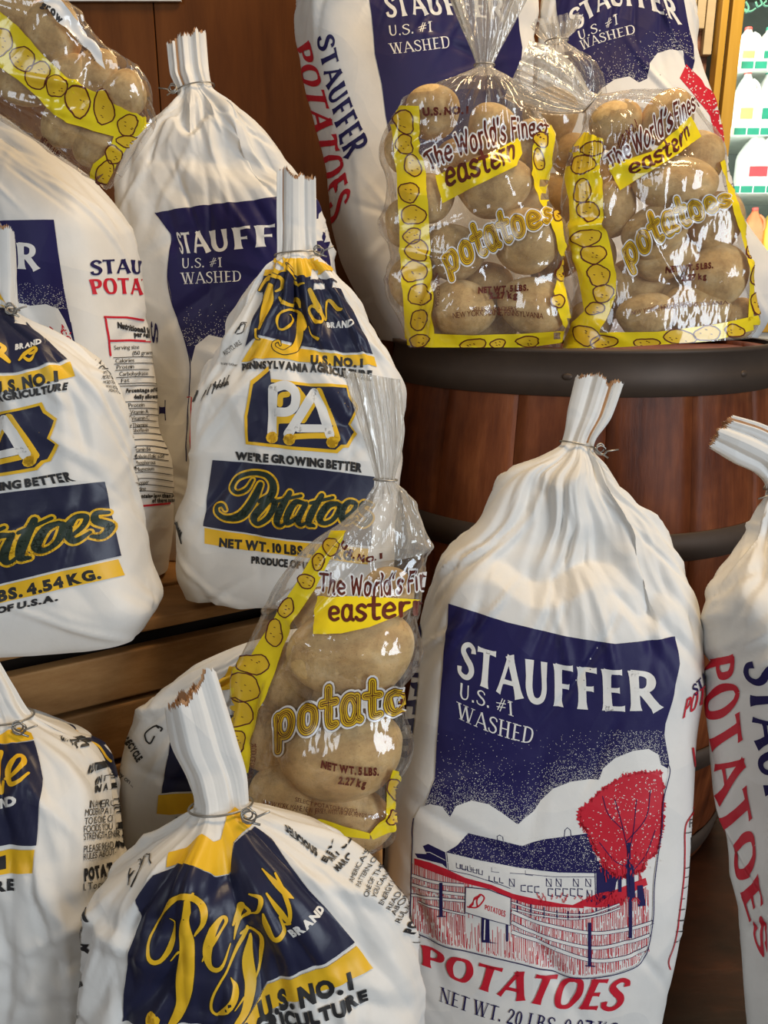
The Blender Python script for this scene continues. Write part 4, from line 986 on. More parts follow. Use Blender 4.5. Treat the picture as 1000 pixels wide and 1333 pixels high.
sack('plain white side of a sack at the right edge, behind the barrel bags and before the cooler', W_,
     [[(990,150),(1030,150)], [(992,170),(1028,170)], [(995,190),(1025,190)], [(985,215),(1070,215)], [(975,255),(1090,255)], [(972,300),(1098,300)], [(974,340),(1100,340)], [(976,400),(1100,400)], [(978,440),(1100,440)], [(980,600),(1100,600)], [(985,900),(1090,900)]],
     2, 1.62, .0, FLOOR_Z, 'white sacks with a farm picture', seed=66, rho=.4, dmax=.07) if 0 else None

# ---- sack at the lower right edge
B_ = Prints(); b5 = frame(850, 780, .15); b2 = frame(850, 980, .265)
B_.text('POTATOES', [(956, 850), (964, 950), (976, 1050), (1000, 1240)][0:1] + [(972, 1010), (1000, 1235)], [(918, 856), (936, 1040), (992, 1248)], RD_, 1, **STF)
B_.text('STAUFFER', [(1018, 866), (1035, 1000), (1060, 1150)], [(971, 862), (992, 1010), (1025, 1160)], NV, 1, **STF)
B_.area([(1072, 800), (1185, 792), (1190, 900), (1186, 1010), (1100, 1018), (1096, 900)], NV, 0); B_.text('STAUFFER', [(1082, 830), (1184, 822)], [(1084, 862), (1184, 854)], WH, 2, **STF)
sack('white sack at the lower right edge, red POTATOES down its side, top bent over', B_,
     [[(924,584),(954,540)], [(955,603),(998,553)], [(985,618),(1026,576)], [(998,636),(1034,610)], [(978,690),(1075,676)], [(952,722),(1130,712)], [(918,776),(1190,768)], [(917,830),(1205,830)], [(918,885),(1212,880)], [(923,976),(1210,970)], [(941,1068),(1205,1068)], [(961,1190),(1195,1190)], [(973,1331),(1185,1331)], [(985,1440),(1180,1440)]],
     3, .60, .25, FLOOR_Z, 'white sacks with a farm picture', side=-1, seed=76, rho=.5, yaw=.5, nexp=3.8, dmax=.11)

# ------------------------------------------------------------------ the gold and navy sacks
SRC = [((330,315),(545,335)), ((270,530),(655,555)), ((258,572),(665,592)), ((258,598),(650,632)), ((243,868),(622,905)), ((178,870),(660,920)), ((148,1068),(650,1125)), ((152,1120),(640,1180)), ((152,1200),(640,1260))]
class Warp(Prints):
    """the shared design, drawn on its own sheet, laid on a bag by a few level lines (left, middle, right)"""
    def __init__(s, dst):
        super().__init__(); s.dst = dst
    def tf(s, p):
        x, y = p; v = 0.0
        n = len(SRC)
        def line(v):
            k = min(n - 2, max(0, int(math.floor(v)))); t = v - k
            (a, b), (c, d) = SRC[k], SRC[k + 1]
            return (a[0] + (c[0] - a[0]) * t, a[1] + (c[1] - a[1]) * t), (b[0] + (d[0] - b[0]) * t, b[1] + (d[1] - b[1]) * t), k, t
        lo, hi = -.6, n - .4
        for _ in range(24):
            v = (lo + hi) / 2; l, r, k, t = line(v); yy = l[1] + (r[1] - l[1]) * (x - l[0]) / (r[0] - l[0])
            if yy < y: lo = v
            else: hi = v
        l, r, k, t = line(v); a = (x - l[0]) / (r[0] - l[0])
        def q(e):
            l0, l1, l2 = (1 - a) * (1 - 2 * a), 4 * a * (1 - a), a * (2 * a - 1); return [l0 * e[0][i] + l1 * e[1][i] + l2 * e[2][i] for i in (0, 1)]
        A0, B0 = q(s.dst[k]), q(s.dst[k + 1]); return (A0[0] + (B0[0] - A0[0]) * t, A0[1] + (B0[1] - A0[1]) * t)
    def add(s, polys, mat, layer=1):
        polys = dice(polys, 40.0); super().add([[s.tf(p) for p in q] for q in polys], mat, layer)
def script(P, strokes, mats, grow, layer):
    for g, m, l in zip(grow, mats, layer):
        out = []
        for st in strokes: out += stroke(crom(st, 7), None, 'all' if g > 0 else True, g)
        P.add(out, m, l)
# hand-lettered words: centre lines with widths, on the design sheet
def sheet(x0, y0, k):
    def g(*p): return [(x0 + k * p[i], y0 + k * p[i + 1], k * p[i + 2]) for i in range(0, len(p), 3)]
    return g
c_ = sheet(126.3, 850, .5628); a_ = sheet(183.8, 229.7, .5054)
POT = [c_(305,140,8, 270,190,16, 220,210,14, 195,180,18, 225,130,18, 300,105,20, 375,115,24, 412,165,32, 400,225,36, 340,255,20), c_(345,165,26, 300,260,44, 240,330,42, 170,345,24, 120,320,18, 115,285,16, 145,275,14, 160,300,8),
       c_(400,240,20, 350,290,36, 310,340,36, 330,375,20, 385,340,24, 420,270,30, 400,240,20), c_(500,210,24, 450,300,36, 430,360,30, 450,385,14, 490,360,10), c_(430,255,14, 560,225,12),
       c_(575,265,16, 530,260,26, 490,320,34, 485,370,26, 540,340,18, 585,270,24, 545,350,30, 560,380,16, 600,360,10), c_(670,225,24, 620,310,36, 600,370,28, 630,385,12), c_(610,265,14, 730,235,12),
       c_(750,265,18, 700,280,34, 660,340,34, 680,370,20, 730,350,20, 765,290,26, 750,265,18), c_(770,350,10, 830,310,16, 850,270,20, 810,260,24, 775,310,34, 790,365,24, 850,345,10),
       c_(932,275,14, 890,265,22, 880,300,28, 922,340,30, 890,378,24, 850,365,10)]
PENN = [a_(322,240,44, 302,340,56, 276,430,42, 262,490,20), a_(262,260,10, 300,200,16, 345,178,22, 388,192,24, 382,235,16, 350,262,10), a_(238,495,20, 245,540,18, 262,552,8), a_(365,290,12, 390,322,26, 430,332,22, 455,302,18, 472,278,22, 500,300,28, 505,335,16)]
PRIDE = [a_(425,395,8, 450,425,14, 420,480,18, 380,490,14, 360,450,16, 370,400,18, 420,362,16, 480,357,20, 514,400,26, 530,455,32, 525,490,20), a_(500,390,30, 500,470,46, 494,540,52, 466,600,46, 410,630,28, 358,610,22, 346,578,18, 375,563,14, 385,588,8),
         a_(425,105,12, 440,150,14, 490,200,16, 528,214,10), a_(430,110,8, 478,172,10), a_(568,250,20, 600,320,30, 640,400,28, 662,432,14), a_(585,340,16, 568,360,24, 578,400,26, 610,448,24, 642,430,18, 620,370,16, 585,340,16),
         a_(668,425,8, 664,330,14, 690,330,24, 720,370,26, 745,385,14), a_(560,470,10, 572,520,14, 610,550,18)]
def penn(P, deep=True, logo=True, words=True):
    P.area([(345,262),(400,268),(505,268),(540,300),(548,336),(470,322),(400,300),(350,318),(328,318)], YL, 1)
    P.area([(330,318),(352,318),(400,300),(470,322),(545,336),(575,390),(620,480),(655,555),(530,542),(400,516),(310,495),(272,530),(298,440),(318,370)], 'ink', 1)
    P.area([(258,572),(310,503),(400,525),(530,550),(660,562),(667,592),(530,585),(450,575),(380,566),(320,566)], YL, 1)
    P.text('U.S. NO. 1', [(470,556),(545,558),(625,572)], [(470,584),(545,586),(625,595)], BK, 3)
    P.text('PENNSYLVANIA AGRICULTURE', [(258,576),(455,580),(650,608)], [(260,598),(455,604),(650,634)], BK, 2)
    P.text('BRAND', [(520,455),(592,458)], [(520,472),(592,476)], WH, 3)
    if words: script(P, PENN, ['black', 'yel'], [1.8, -.6], [3, 4]); script(P, PRIDE, ['black', 'yel'], [1.8, -.6], [3, 4])
    if logo:
        l_ = lambda *p: [(229.7 + .5513 * p[i], 574.3 + .5513 * p[i + 1]) for i in range(0, len(p), 2)]
        o = l_(85,450, 78,300, 112,110, 208,30, 214,98, 420,118, 640,130, 652,182, 700,250, 672,310, 655,345, 690,395, 640,470, 612,470, 580,500, 330,480)
        P.area(o, YL, 1); cx, cy = 440, 735
        P.area([(cx + (x - cx) * .95, cy + (y - cy) * .905) for x, y in o], 'ink', 2)
        P.line(l_(360,160, 400,225, 375,295, 320,315, 250,325, 238,400), 24, YL, 3); P.line(l_(480,165, 530,290, 575,420), 24, YL, 3); P.line(l_(345,410, 440,405, 540,405), 17, YL, 3); P.line(l_(460,210, 395,320), 20, YL, 3)
        P.line(l_(225,395, 228,270, 232,150), 28, WH, 4); P.line(l_(232,150, 300,132, 350,170, 350,240, 310,275, 245,275), 27, WH, 4); P.line(l_(270,235, 275,190, 310,180), 17, YL, 5); 
        P.line(l_(315,395, 385,285, 455,170), 28, WH, 5); P.line(l_(455,170, 495,260, 540,400), 27, WH, 5, False); P.line(l_(370,365, 520,365), 24, WH, 5, False)
        for x, y in ((225,415), (320,425), (552,440)): P.line(l_(x,y, x + 2,y), 35, YL, 6, False)
    if deep:
        P.text("WE'RE GROWING BETTER", [(245,845),(440,860),(625,880)], [(243,868),(440,885),(622,906)], BK, 2)
        P.area([(178,870),(330,882),(480,897),(660,920),(655,1020),(650,1128),(520,1116),(400,1108),(148,1068),(160,980)], 'ink', 1)
        script(P, POT, ['yel', 'green'], [7.0, 1.2], [2, 3])
        P.area([(152,1073),(400,1113),(520,1122),(642,1135),(640,1182),(520,1168),(395,1155),(280,1140),(153,1120)], YL, 1)
        P.text('NET WT. 10 LBS. 4.54 KG.', [(198,1102),(400,1122),(600,1142)], [(196,1128),(400,1150),(600,1170)], BK, 2)
        P.text('PRODUCE OF U.S.A.', [(292,1158),(400,1168),(520,1182)], [(292,1178),(400,1190),(520,1205)], BK, 2)
pg = lambda L, m=None: [((200 + .4353 * l[0], 220 + .4353 * l[1]), (200 + .4353 * (l[0] + r[0]) / 2, 220 + .4353 * (l[1] + r[1]) / 2), (200 + .4353 * r[0], 220 + .4353 * r[1])) for l, r in L]
PG = 'white sacks with gold and navy print'
G_ = Warp(pg(SRC)); penn(G_)
g5 = frame(200, 220, .4353)
G_2 = Prints(); G_2.items = G_.items
G_2.text('RECYCLABLE', g5(205,545, 255,510), g5(212,556, 262,522), BK, 1, bold=False); G_2.line(g5(246,492, 258,470, 272,462, 268,486, 250,494), 1.2, BK, 1); G_2.line(g5(256,480, 262,460, 276,458), 1.2, BK, 1)
G_2.text('in any other', g5(196,572, 246,578), g5(196,580, 246,586), BK, 1, bold=False)
for k in range(9): G_2.line(g5(108 + k * 13, 700 - k * 7 + (k % 3) * 3, 118 + k * 13, 670 - k * 7), 1.4, BK, 1, False)
for k in range(7): G_2.line(g5(62 + k * 4, 1050 + k * 6, 76 + k, 1080 + k * 4, 84, 1120), 1.5, BK, 1)
G_2.text('Nutrition', g5(175,640, 222,628), g5(178,655, 225,645), BK, 1)
sack('white gold-banded sack with PA emblem in full view, standing on the crate', G_2,
     [[(360,226),(411,236)], [(360,280),(412,285)], [(361,334),(413,331)], [(346,347),(431,349)], [(306,411),(476,418)], [(280,464),(505,464)], [(253,516),(526,512)], [(248,560),(525,565)], [(245,625),(519,625)], [(229,673),(515,673)], [(230,742),(511,745)], [(242,772),(503,786)]],
     2, .80, .12, CRATE_Z, PG, side=1, valleys=((-.02, .12, .028, .012, .16),), seed=101, rho=.46, dmax=.075)
H_ = Warp([((-35,405),(-8,398),(25,411)), ((-110,500),(-12,494),(88,466)), ((-112,515),(-10,514),(98,488)), ((-105,535),(-8,528),(86,506)), ((-125,650),(-15,641),(93,624)), ((-165,670),(-15,647),(137,627)), ((-180,790),(-12,757),(157,722)), ((-182,825),(-12,786),(162,748)), ( (-182,855),(-12,815),(164,778))]); penn(H_, True, True, False)
h4 = frame(0, 380, .3604); H2 = Prints(); H2.items = H_.items; h3 = sheet(0, 400, .3)
script(H2, [h3(-20,200,20, 10,215,24, 40,238,18), h3(-10,240,14, 20,190,20, 8,175,14), h3(85,232,10, 110,205,18, 150,180,14, 160,195,16, 130,205,10), h3(100,215,12, 130,232,16, 155,205,8)], ['black', 'yel'], [.8, -.2], [3, 4])
for k in range(9): y = 215 + k * 17; H2.text('MORE POTATOES', h4(345 + k * 6, y, 400 + k * 8, y + 8), h4(343 + k * 6, y + 11, 398 + k * 8, y + 19), BK, 1, bold=False)
for k in range(7): H2.text('%d.' % (7 - k), h4(462 + k * 4, 440 + k * 38, 480 + k * 4, 444 + k * 38), h4(462 + k * 4, 452 + k * 38, 480 + k * 4, 456 + k * 38), BK, 1, bold=False)
H2.text('In America', h4(478, 690, 500, 640), h4(490, 700, 510, 660), BK, 1, bold=False)
sack('white gold-banded sack at the left edge of the crate, base folded under', H2,
     [[(-35,300),(20,300)], [(-37,350),(22,350)], [(-34,402),(24,405)], [(-58,414),(42,417)], [(-118,440),(110,452)], [(-160,490),(148,490)], [(-176,540),(168,545)], [(-180,632),(177,632)], [(-185,690),(189,690)], [(-188,735),(198,735)], [(-185,780),(213,780)], [(-175,845),(190,824)]],
     2, .695, .12, CRATE_Z, PG, side=1, valleys=((-.03, .1, .028, .010, .14),), seed=112, rho=.48, dmax=.085)
# ---- front sack with the big gold script
I_ = Warp([((208,1143),(299,1128),(331,1076)), ((142,1338),(340,1296),(463,1232)), ((146,1366),(365,1318),(489,1261)), ((142,1384),(372,1337),(482,1300)), ((150,1520),(340,1490),(480,1440)), ((130,1530),(330,1500),(500,1450)), ((130,1640),(330,1600),(510,1540)), ((130,1660),(330,1620),(510,1560)), ((130,1700),(330,1640),(510,1580))]); penn(I_, False, False, False)
I2 = Prints(); I2.items = [it for it in I_.items]; k2 = frame(90, 870, .47)
I2.items = []
I2.area(k2(296,535, 270,552, 285,520, 330,490, 370,462, 400,480, 420,470, 440,400, 460,384, 510,430, 480,455, 455,478, 445,545, 400,565, 350,555), YL, 1)
I2.area(k2(240,578, 300,535, 350,556, 400,568, 445,548, 458,480, 515,437, 560,470, 640,570, 720,670, 797,768, 700,815, 545,893, 500,960, 470,985, 135,990, 150,860, 170,700, 182,640), 'ink', 1)
I2.area(k2(545,900, 660,846, 802,778, 848,836, 770,868, 640,920, 560,962, 520,1000, 460,1010, 500,965), YL, 1)
I2.text('U.S. NO. 1', k2(515,945, 640,885, 780,842), k2(530,995, 650,935, 790,888), BK, 3)
I2.text('AGRICULTURE', k2(470,985, 640,955, 826,890), k2(490,1040, 650,992, 834,924), BK, 2)
I2.text('BRAND', k2(606,735, 700,655), k2(622,752, 715,672), WH, 3)
i_ = sheet(160, 1120, .26)
SCR = [i_(325,205,20, 300,330,50, 308,450,78, 312,600,84, 290,740,60, 235,835,30), i_(345,180,28, 260,195,24, 170,290,16, 117,400,13, 130,490,16, 180,512,22, 225,450,34, 235,370,24, 212,295,5), i_(280,190,20, 345,185,34, 395,240,38, 395,330,30, 350,405,12), i_(225,525,8, 265,485,14), i_(350,165,10, 335,195,14),
       i_(395,520,8, 430,460,26, 480,390,14, 510,340,20, 490,315,22, 445,380,40, 420,480,50, 440,542,28, 490,540,18, 530,460,8), i_(545,370,12, 575,240,28, 600,230,22, 570,320,22, 550,440,8), i_(560,360,12, 630,280,24, 605,235,20), i_(635,165,10, 690,190,22, 680,260,20, 640,285,12),
       i_(720,165,12, 790,260,34, 838,320,22), i_(700,40,8, 760,110,26, 820,170,26, 850,190,8), i_(760,70,8, 800,150,18, 838,250,22, 835,320,18, 800,330,10), i_(705,270,10, 722,340,34, 760,410,30, 808,370,26, 790,290,16),
       i_(620,450,18, 610,540,48, 628,650,54, 610,760,44, 560,825,26), i_(610,400,24, 530,540,14, 460,660,13, 445,740,15, 480,768,17, 550,700,34, 560,630,22, 540,590,5), i_(580,420,16, 640,405,24, 690,440,26, 682,550,24, 645,640,10), i_(560,740,8, 600,700,14)]
script(I2, SCR, ['black', 'yel'], [1.2, -.2], [2, 3])
I2.line([(199, 1326), (200, 1326)], 16, YL, 4, False)
# side copy
for (t, a, b_) in (('MARCH', (735,548), (782,500)), ('ARTICLE', (718,520), (765,470)), ('EL EXE', (700,525), (735,468)), ("AMERICA'S DIET", (775,590), (828,475)), ('PATTERN OF LIFE', (793,602), (848,500)), ('ONE OF THE BEST', (810,628), (872,510)), ('YOU CAN EAT', (830,632), (885,540)), ('ENERGY LOW', (850,650), (900,560)), ('READ AND', (872,665), (912,585)), ('ABOUT-', (885,680), (920,610)), ('RULES', (898,700), (925,650))):
    p = k2(*a)[0]; q = k2(*b_)[0]; dx, dy = q[0] - p[0], q[1] - p[1]; L_ = math.hypot(dx, dy); nx, ny = -dy / L_ * 6.2, dx / L_ * 6.2
    big = t in ('MARCH', 'ARTICLE', 'EL EXE'); nx, ny = (nx * 1.35, ny * 1.35) if big else (nx, ny)
    I2.text(t, [p, q], [(p[0] + nx, p[1] + ny), (q[0] + nx, q[1] + ny)], BK, 1, bold=big)
I2.text('POTATOES', k2(920,730, 962,610), k2(940,738, 985,630), BK, 1); I2.text('1. To produce', k2(945,760, 985,660), k2(958,765, 992,690), BK, 1, bold=False)
for q in ((35,780, 25,690, 45,650, 62,668, 40,740, 42,790), (35,690, 62,670, 66,700), (165,600, 172,555, 200,530, 200,565, 175,606), (170,575, 198,545), (205,550, 212,520, 226,520), (228,518, 232,545)): I2.line(k2(*q), 1.7, BK, 1)
I2.text('ABLE', k2(22,810, 48,875), k2(10,820, 34,885), BK, 1); I2.text('any on ...', k2(12,915, 36,960), k2(6,925, 28,970), BK, 1, bold=False)
I2.text('DELICIOUS', k2(590,425, 690,490), k2(600,445, 690,515), BK, 1)
sack('white sack at the bottom with large gold script on navy and open pleated top', I2,
     [[(214,922),(284,886)], [(222,970),(308,962)], [(246,1022),(322,1016)], [(254,1052),(324,1046)], [(234,1072),(360,1060)], [(168,1118),(450,1095)], [(130,1150),(494,1130)], [(113,1190),(528,1190)], [(104,1260),(544,1255)], [(101,1330),(549,1330)], [(102,1420),(547,1420)], [(106,1560),(542,1560)], [(122,1680),(525,1680)]],
     3, .42, .22, FLOOR_Z, PG, side=1, valleys=((.01, .10, .05, .014, .21), (-.09, -.35, .03, .008, .12)), spikes=((.70, .10, .016), (.5, .15, -.006)), seed=123, rho=.46, dmax=.075, nu=280)
# ---- lower left edge
J_ = Warp([((-200,965),(-78,972),(44,962)), ((-205,1112),(-78,1112),(48,1099)), ((-206,1138),(-80,1142),(46,1134)), ((-200,1160),(-80,1166),(18,1157)), ((-200,1330),(-80,1330),(18,1330)), ((-220,1340),(-80,1340),(46,1340)), ((-220,1440),(-80,1440),(46,1440)), ((-220,1470),(-80,1470),(46,1470)), ((-220,1500),(-80,1500),(46,1500))]); penn(J_, False, False, False)
J2 = Prints(); J2.items = []; j = frame(0, 840, .3698)
J2.area(j(-300,330, 0,318, 30,300, 70,290, 110,310, 120,330, 60,345, 0,350, -300,370), YL, 1); J2.area(j(-300,380, 0,352, 60,348, 120,334, 136,400, 150,470, 130,702, 0,704, -300,712), 'ink', 1)
J2.area(j(-300,724, 0,722, 126,716, 121,800, 0,806, -300,812), YL, 1); J2.text('1', j(0,740, 18,738), j(0,785, 20,783), BK, 2); J2.text('AGRICULTURE', j(-330,830, 50,822), j(-330,872, 52,860), BK, 2)
J2.text('BRAND', j(-90,560, 68,526), j(-86,596, 68,556), WH, 3)
js = lambda *p: [(.3698 * p[i], 840 + .3698 * p[i + 1], .3698 * p[i + 2]) for i in range(0, len(p), 3)]
script(J2, [js(30,470,10, 60,455,14, 85,425,16, 80,400,14, 58,405,16, 40,440,24, 48,485,20, 75,482,12, 102,455,8), js(10,380,16, -5,440,30, -10,480,26, 10,515,22, 22,480,12), js(-60,400,20, -60,470,26, -40,500,16, -10,440,14)], ['yel'], [0], [3])
for (t, a, b_, h_, w_) in (('IN AMERICAS', (310,548), (436,534), 26, 0), ('MODERN PATTERN', (298,578), (440,562), 24, 0), ('TO IS ONE OF THE', (298,608), (446,590), 24, 0), ('FOODS YOU CAN', (296,636), (446,618), 24, 0), ('STRENGTH, ENERGY', (295,662), (450,648), 24, 0), ('PLEASE READ AND', (296,706), (446,684), 24, 0), ('RULES ABOUT-', (295,734), (412,714), 22, 0), ('POTATOES', (296,786), (446,752), 42, 1), ('1. To produce', (292,838), (430,815), 24, 0),
                      ('NUTRIMENT', (318,420), (380,398), 26, 1), ('IN THE', (346,462), (392,440), 24, 1), ('IN AN', (344,490), (396,478), 24, 1)):
    J2.text(t, j(*a, *b_), j(a[0], a[1] + h_, b_[0], b_[1] + h_), BK, 1, bold=bool(w_))
J2.text('MARCH', j(210,320, 260,318), j(214,342, 264,342), BK, 1); J2.text("'THE", j(248,345, 318,322), j(252,368, 318,350), BK, 1)
sack('white gold-banded sack at the lower left edge, wire-tied, small black text on its side', J2,
     [[(-60,850),(0,866)], [(-52,890),(20,898)], [(-42,932),(42,932)], [(-80,946),(66,947)], [(-140,975),(119,977)], [(-180,1025),(150,1025)], [(-195,1080),(161,1080)], [(-200,1150),(164,1150)], [(-200,1250),(164,1250)], [(-200,1350),(163,1350)], [(-190,1520),(158,1520)]],
     2, .53, .15, FLOOR_Z, PG, side=1, seed=134, rho=.42, dmax=.065, yaw=-.3, nexp=3.8)
# ---- the two sacks half hidden between them
K_ = Prints(); kk = frame(0, 840, .3698)
K_.text('RECYCLE', kk(455,318, 505,395), kk(438,332, 484,412), BK, 1); K_.text('any on ...', kk(415,432, 478,485), kk(408,446, 470,500), BK, 1, bold=False)
K_.line(kk(515,335, 512,310, 545,285, 560,290), 2.0, BK, 1); K_.line(kk(515,335, 530,345, 545,320), 2.0, BK, 1); K_.line(kk(552,282, 572,290, 568,300), 2.0, BK, 1)
K_.area([(222, 966), (236, 940), (420, 930), (430, 1030), (212, 1030)], 'ink', 1); K_.area([(208, 1032), (420, 1034), (420, 1060), (205, 1058)], YL, 1)
K_.area([(268, 905), (300, 868), (400, 862), (420, 900)], YL, 1)
K_.area([(230, 1062), (420, 1062), (420, 1100), (216, 1090)], 'ink', 1)
sack('white sack with recycle mark behind the clear potato bag, against the crate front', K_,
     [[(428,800),(462,800)], [(428,808),(462,808)], [(426,816),(464,816)], [(330,836),(476,834)], [(242,876),(482,866)], [(195,912),(485,910)], [(164,965),(495,965)], [(155,1020),(498,1020)], [(158,1080),(498,1080)], [(165,1130),(495,1130)], [(165,1300),(490,1300)], [(170,1420),(485,1420)]],
     2, .715, .03, FLOOR_Z, PG, seed=145, rho=.3, dmax=.034)
L_ = Prints()
L_.area([(60, 940), (90, 946), (118, 958), (142, 984), (150, 1000), (148, 1012), (120, 985), (95, 962), (70, 950)], 'ink', 1)
L_.line([(78, 948), (95, 950), (105, 958), (98, 962), (110, 966), (124, 972), (134, 984), (140, 990)], 2.2, YL, 2)
sack('sack with navy shoulder behind the lower left sack, beside the crate front', L_,
     [[(-20,900),(16,900)], [(-19,912),(18,912)], [(-18,924),(22,925)], [(-60,938),(72,944)], [(-100,952),(116,955)], [(-120,982),(143,982)], [(-130,1030),(153,1030)], [(-130,1100),(157,1100)], [(-125,1300),(152,1300)], [(-120,1400),(150,1400)]],
     2, .688, .0, FLOOR_Z, PG, seed=156, rho=.25, dmax=.024)

# ------------------------------------------------------------------ clear bags of potatoes
def potato_data(seed):
    rng = np.random.default_rng(seed); bm = bmesh.new(); bmesh.ops.create_icosphere(bm, subdivisions=5, radius=1.0)
    V = np.array([v.co[:] for v in bm.verts]); bm.verts.index_update(); F = [[q.index for q in f.verts] for f in bm.faces]; bm.free()
    r = np.ones(len(V))
    for _ in range(7):
        k = rng.normal(0, 1.5, 3); r += .028 * np.sin(V @ k + rng.uniform(0, 6))
    for _ in range(9):
        c = rng.normal(0, 1, 3); c /= np.linalg.norm(c); r -= rng.uniform(.02, .05) * np.exp(-((V - c) ** 2).sum(1) / rng.uniform(.006, .02))
    V = V * r[:, None]; V[:, 0] *= 1 + .08 * V[:, 1]
    me = bpy.data.meshes.new('potato'); me.from_pydata(V.tolist(), [], F); me.materials.append(M['potato'])
    me.polygons.foreach_set('use_smooth', np.ones(len(me.polygons), dtype=bool)); return me
POTATO = [potato_data(500 + k) for k in range(6)]

def clear_bag(label, prints, rows, tie, Y, lean, ground, spuds, where, seed, rho=.36, flare=.02, **kw):
    b = Bag(rows, tie, Y, lean, ground, film=True, seed=seed, rho=rho, nexp=2.4, pleats=15, pleat=.5, nu=260, step=.003, dmax=.052, **kw)
    rng = random.Random(seed); ell = []
    e2 = b.e2.mean(0); e2 /= np.linalg.norm(e2)
    for k, (px, py, rx, ry, off, words) in enumerate(spuds):
        c = at(px, py, Y, lean); zc = c[1] * CT - (c[2] - CAM_Z) * ST; m = zc / FPX
        row = int(np.argmin(np.linalg.norm(b.C - c, axis=1))); i1 = b.e1[row]; up = np.cross(i1, e2)
        if up[2] < 0: up = -up
        ax = np.array([rx * m, ry * m, min(rx, ry) * m * .8]); an = rng.uniform(-.3, .3)
        x = i1 * math.cos(an) + up * math.sin(an); y = -i1 * math.sin(an) + up * math.cos(an); z = np.cross(x, y)
        c = c + z * off if z @ e2 > 0 else c - z * off
        ext = math.sqrt((ax[0] * x[2]) ** 2 + (ax[1] * y[2]) ** 2 + (ax[2] * z[2]) ** 2)
        c[2] = max(c[2], ground + ext * 1.08 + .003)
        R = np.stack([x, y, z], 1); ell.append((c, R, ax))
        o = bpy.data.objects.new('potato', POTATO[(k + seed) % 6]); COL.objects.link(o)
        Mx = Matrix([[*(R[i] * ax), c[i]] for i in range(3)] + [[0, 0, 0, 1]]); o.matrix_world = Mx
        tag(o, f'{words} {where}', 'potato', f'potatoes {where}')
    # the film is stretched over the potatoes
    C = b.C[:, None, :]; dv = b.P - C; R0 = np.linalg.norm(dv, axis=2); dv = dv / (R0[..., None] + 1e-9)
    hit = np.zeros_like(R0)
    for c, R, ax in ell:
        axx = ax * 1.09 + .0008
        o_ = ((C - c) @ R) / axx; d_ = (dv @ R) / axx
        qa = (d_ ** 2).sum(2); qb = (o_ * d_).sum(2); qc = (o_ ** 2).sum(2) - 1
        disc = qb ** 2 - qa * qc; r = np.where(disc > 0, (-qb + np.sqrt(np.maximum(disc, 0))) / qa, 0); hit = np.maximum(hit, r)
    low = np.clip((b.tq - b.tt - .012) / .03, 0, 1)[:, None]; hit *= low
    Rr = np.maximum(R0, hit)
    for it in range(26):
        q = (np.roll(Rr, 2, 1) + np.roll(Rr, -2, 1)) / 2
        v = np.concatenate([Rr[:2], (Rr[:-4] + Rr[4:]) / 2, Rr[-2:]], 0)
        sm = .5 * q + .5 * v
        Rr = np.where(low > 0, np.maximum(np.maximum(sm, hit), R0 * .9), R0)
    # slack wrinkles in the film
    T = b.tq[:, None]; U = b.uq[None, :]; g = np.random.default_rng(seed); wr = np.zeros_like(Rr)
    P_smooth = C + dv * Rr[..., None]
    for _ in range(80):
        t0 = b.tt + g.uniform(.02, 1) * (b.tq[-1] - b.tt); u0 = g.uniform(.1, .9); al = g.uniform(0, math.pi); ca, sa = math.cos(al), math.sin(al)
        A_ = (U - u0) * .5; x = A_ * ca + (T - t0) * sa; y = -A_ * sa + (T - t0) * ca
        wr += g.choice([1, 1, -.3]) * g.uniform(.0014, .0042) * np.exp(-(x / g.uniform(.025, .065)) ** 2) * np.exp(-(y / g.uniform(.0032, .0065)) ** 2)
    Rr = Rr + wr * low
    b.P = C + dv * Rr[..., None]; b.P0 = P_smooth; b.finish()
    c = b.P[-1].mean(0)
    root = thing('clear_potato_bag', (c[0], c[1], ground), label, 'bag', 'clear plastic bags of potatoes')
    ti = int(np.argmin(np.abs(b.tq - b.tt - flare)))
    realize(b, prints, root, 'plastic_film', [M['film'], M['flare']], lambda i: 1 if i < ti else 0)
    wire_tie(b, root, 1, .0008, tails=False, name='twist_tie')
    return b
def blob(P, x, y, rx, ry, seed, an=0, mat='po'):
    g = random.Random(seed); ph = [g.uniform(0, 6.28) for _ in range(3)]; pts = []
    for k in range(18):
        t = k * 2 * math.pi / 18; r = 1 + .10 * math.sin(2 * t + ph[0]) + .07 * math.sin(3 * t + ph[1]) + .04 * math.sin(5 * t + ph[2])
        u, v = rx * r * math.cos(t), ry * r * math.sin(t); pts.append((x + u * math.cos(an) - v * math.sin(an), y + u * math.sin(an) + v * math.cos(an)))
    P.add([[(x, y), pts[k], pts[(k + 1) % 18]] for k in range(18)], mat, 3)
    P.line(pts + pts[:1], 1.7, 'pb', 4, False)
    for k in range(4): t = g.uniform(0, 6.28); r = g.uniform(.2, .65); P.line([(x + rx * r * math.cos(t), y + ry * r * math.sin(t)), (x + rx * r * math.cos(t) + 1.5, y + ry * r * math.sin(t) + .6)], 1.0, 'pb', 4, False)
def strip(P, L, R): P.area(L + R[::-1], 'py', 2)
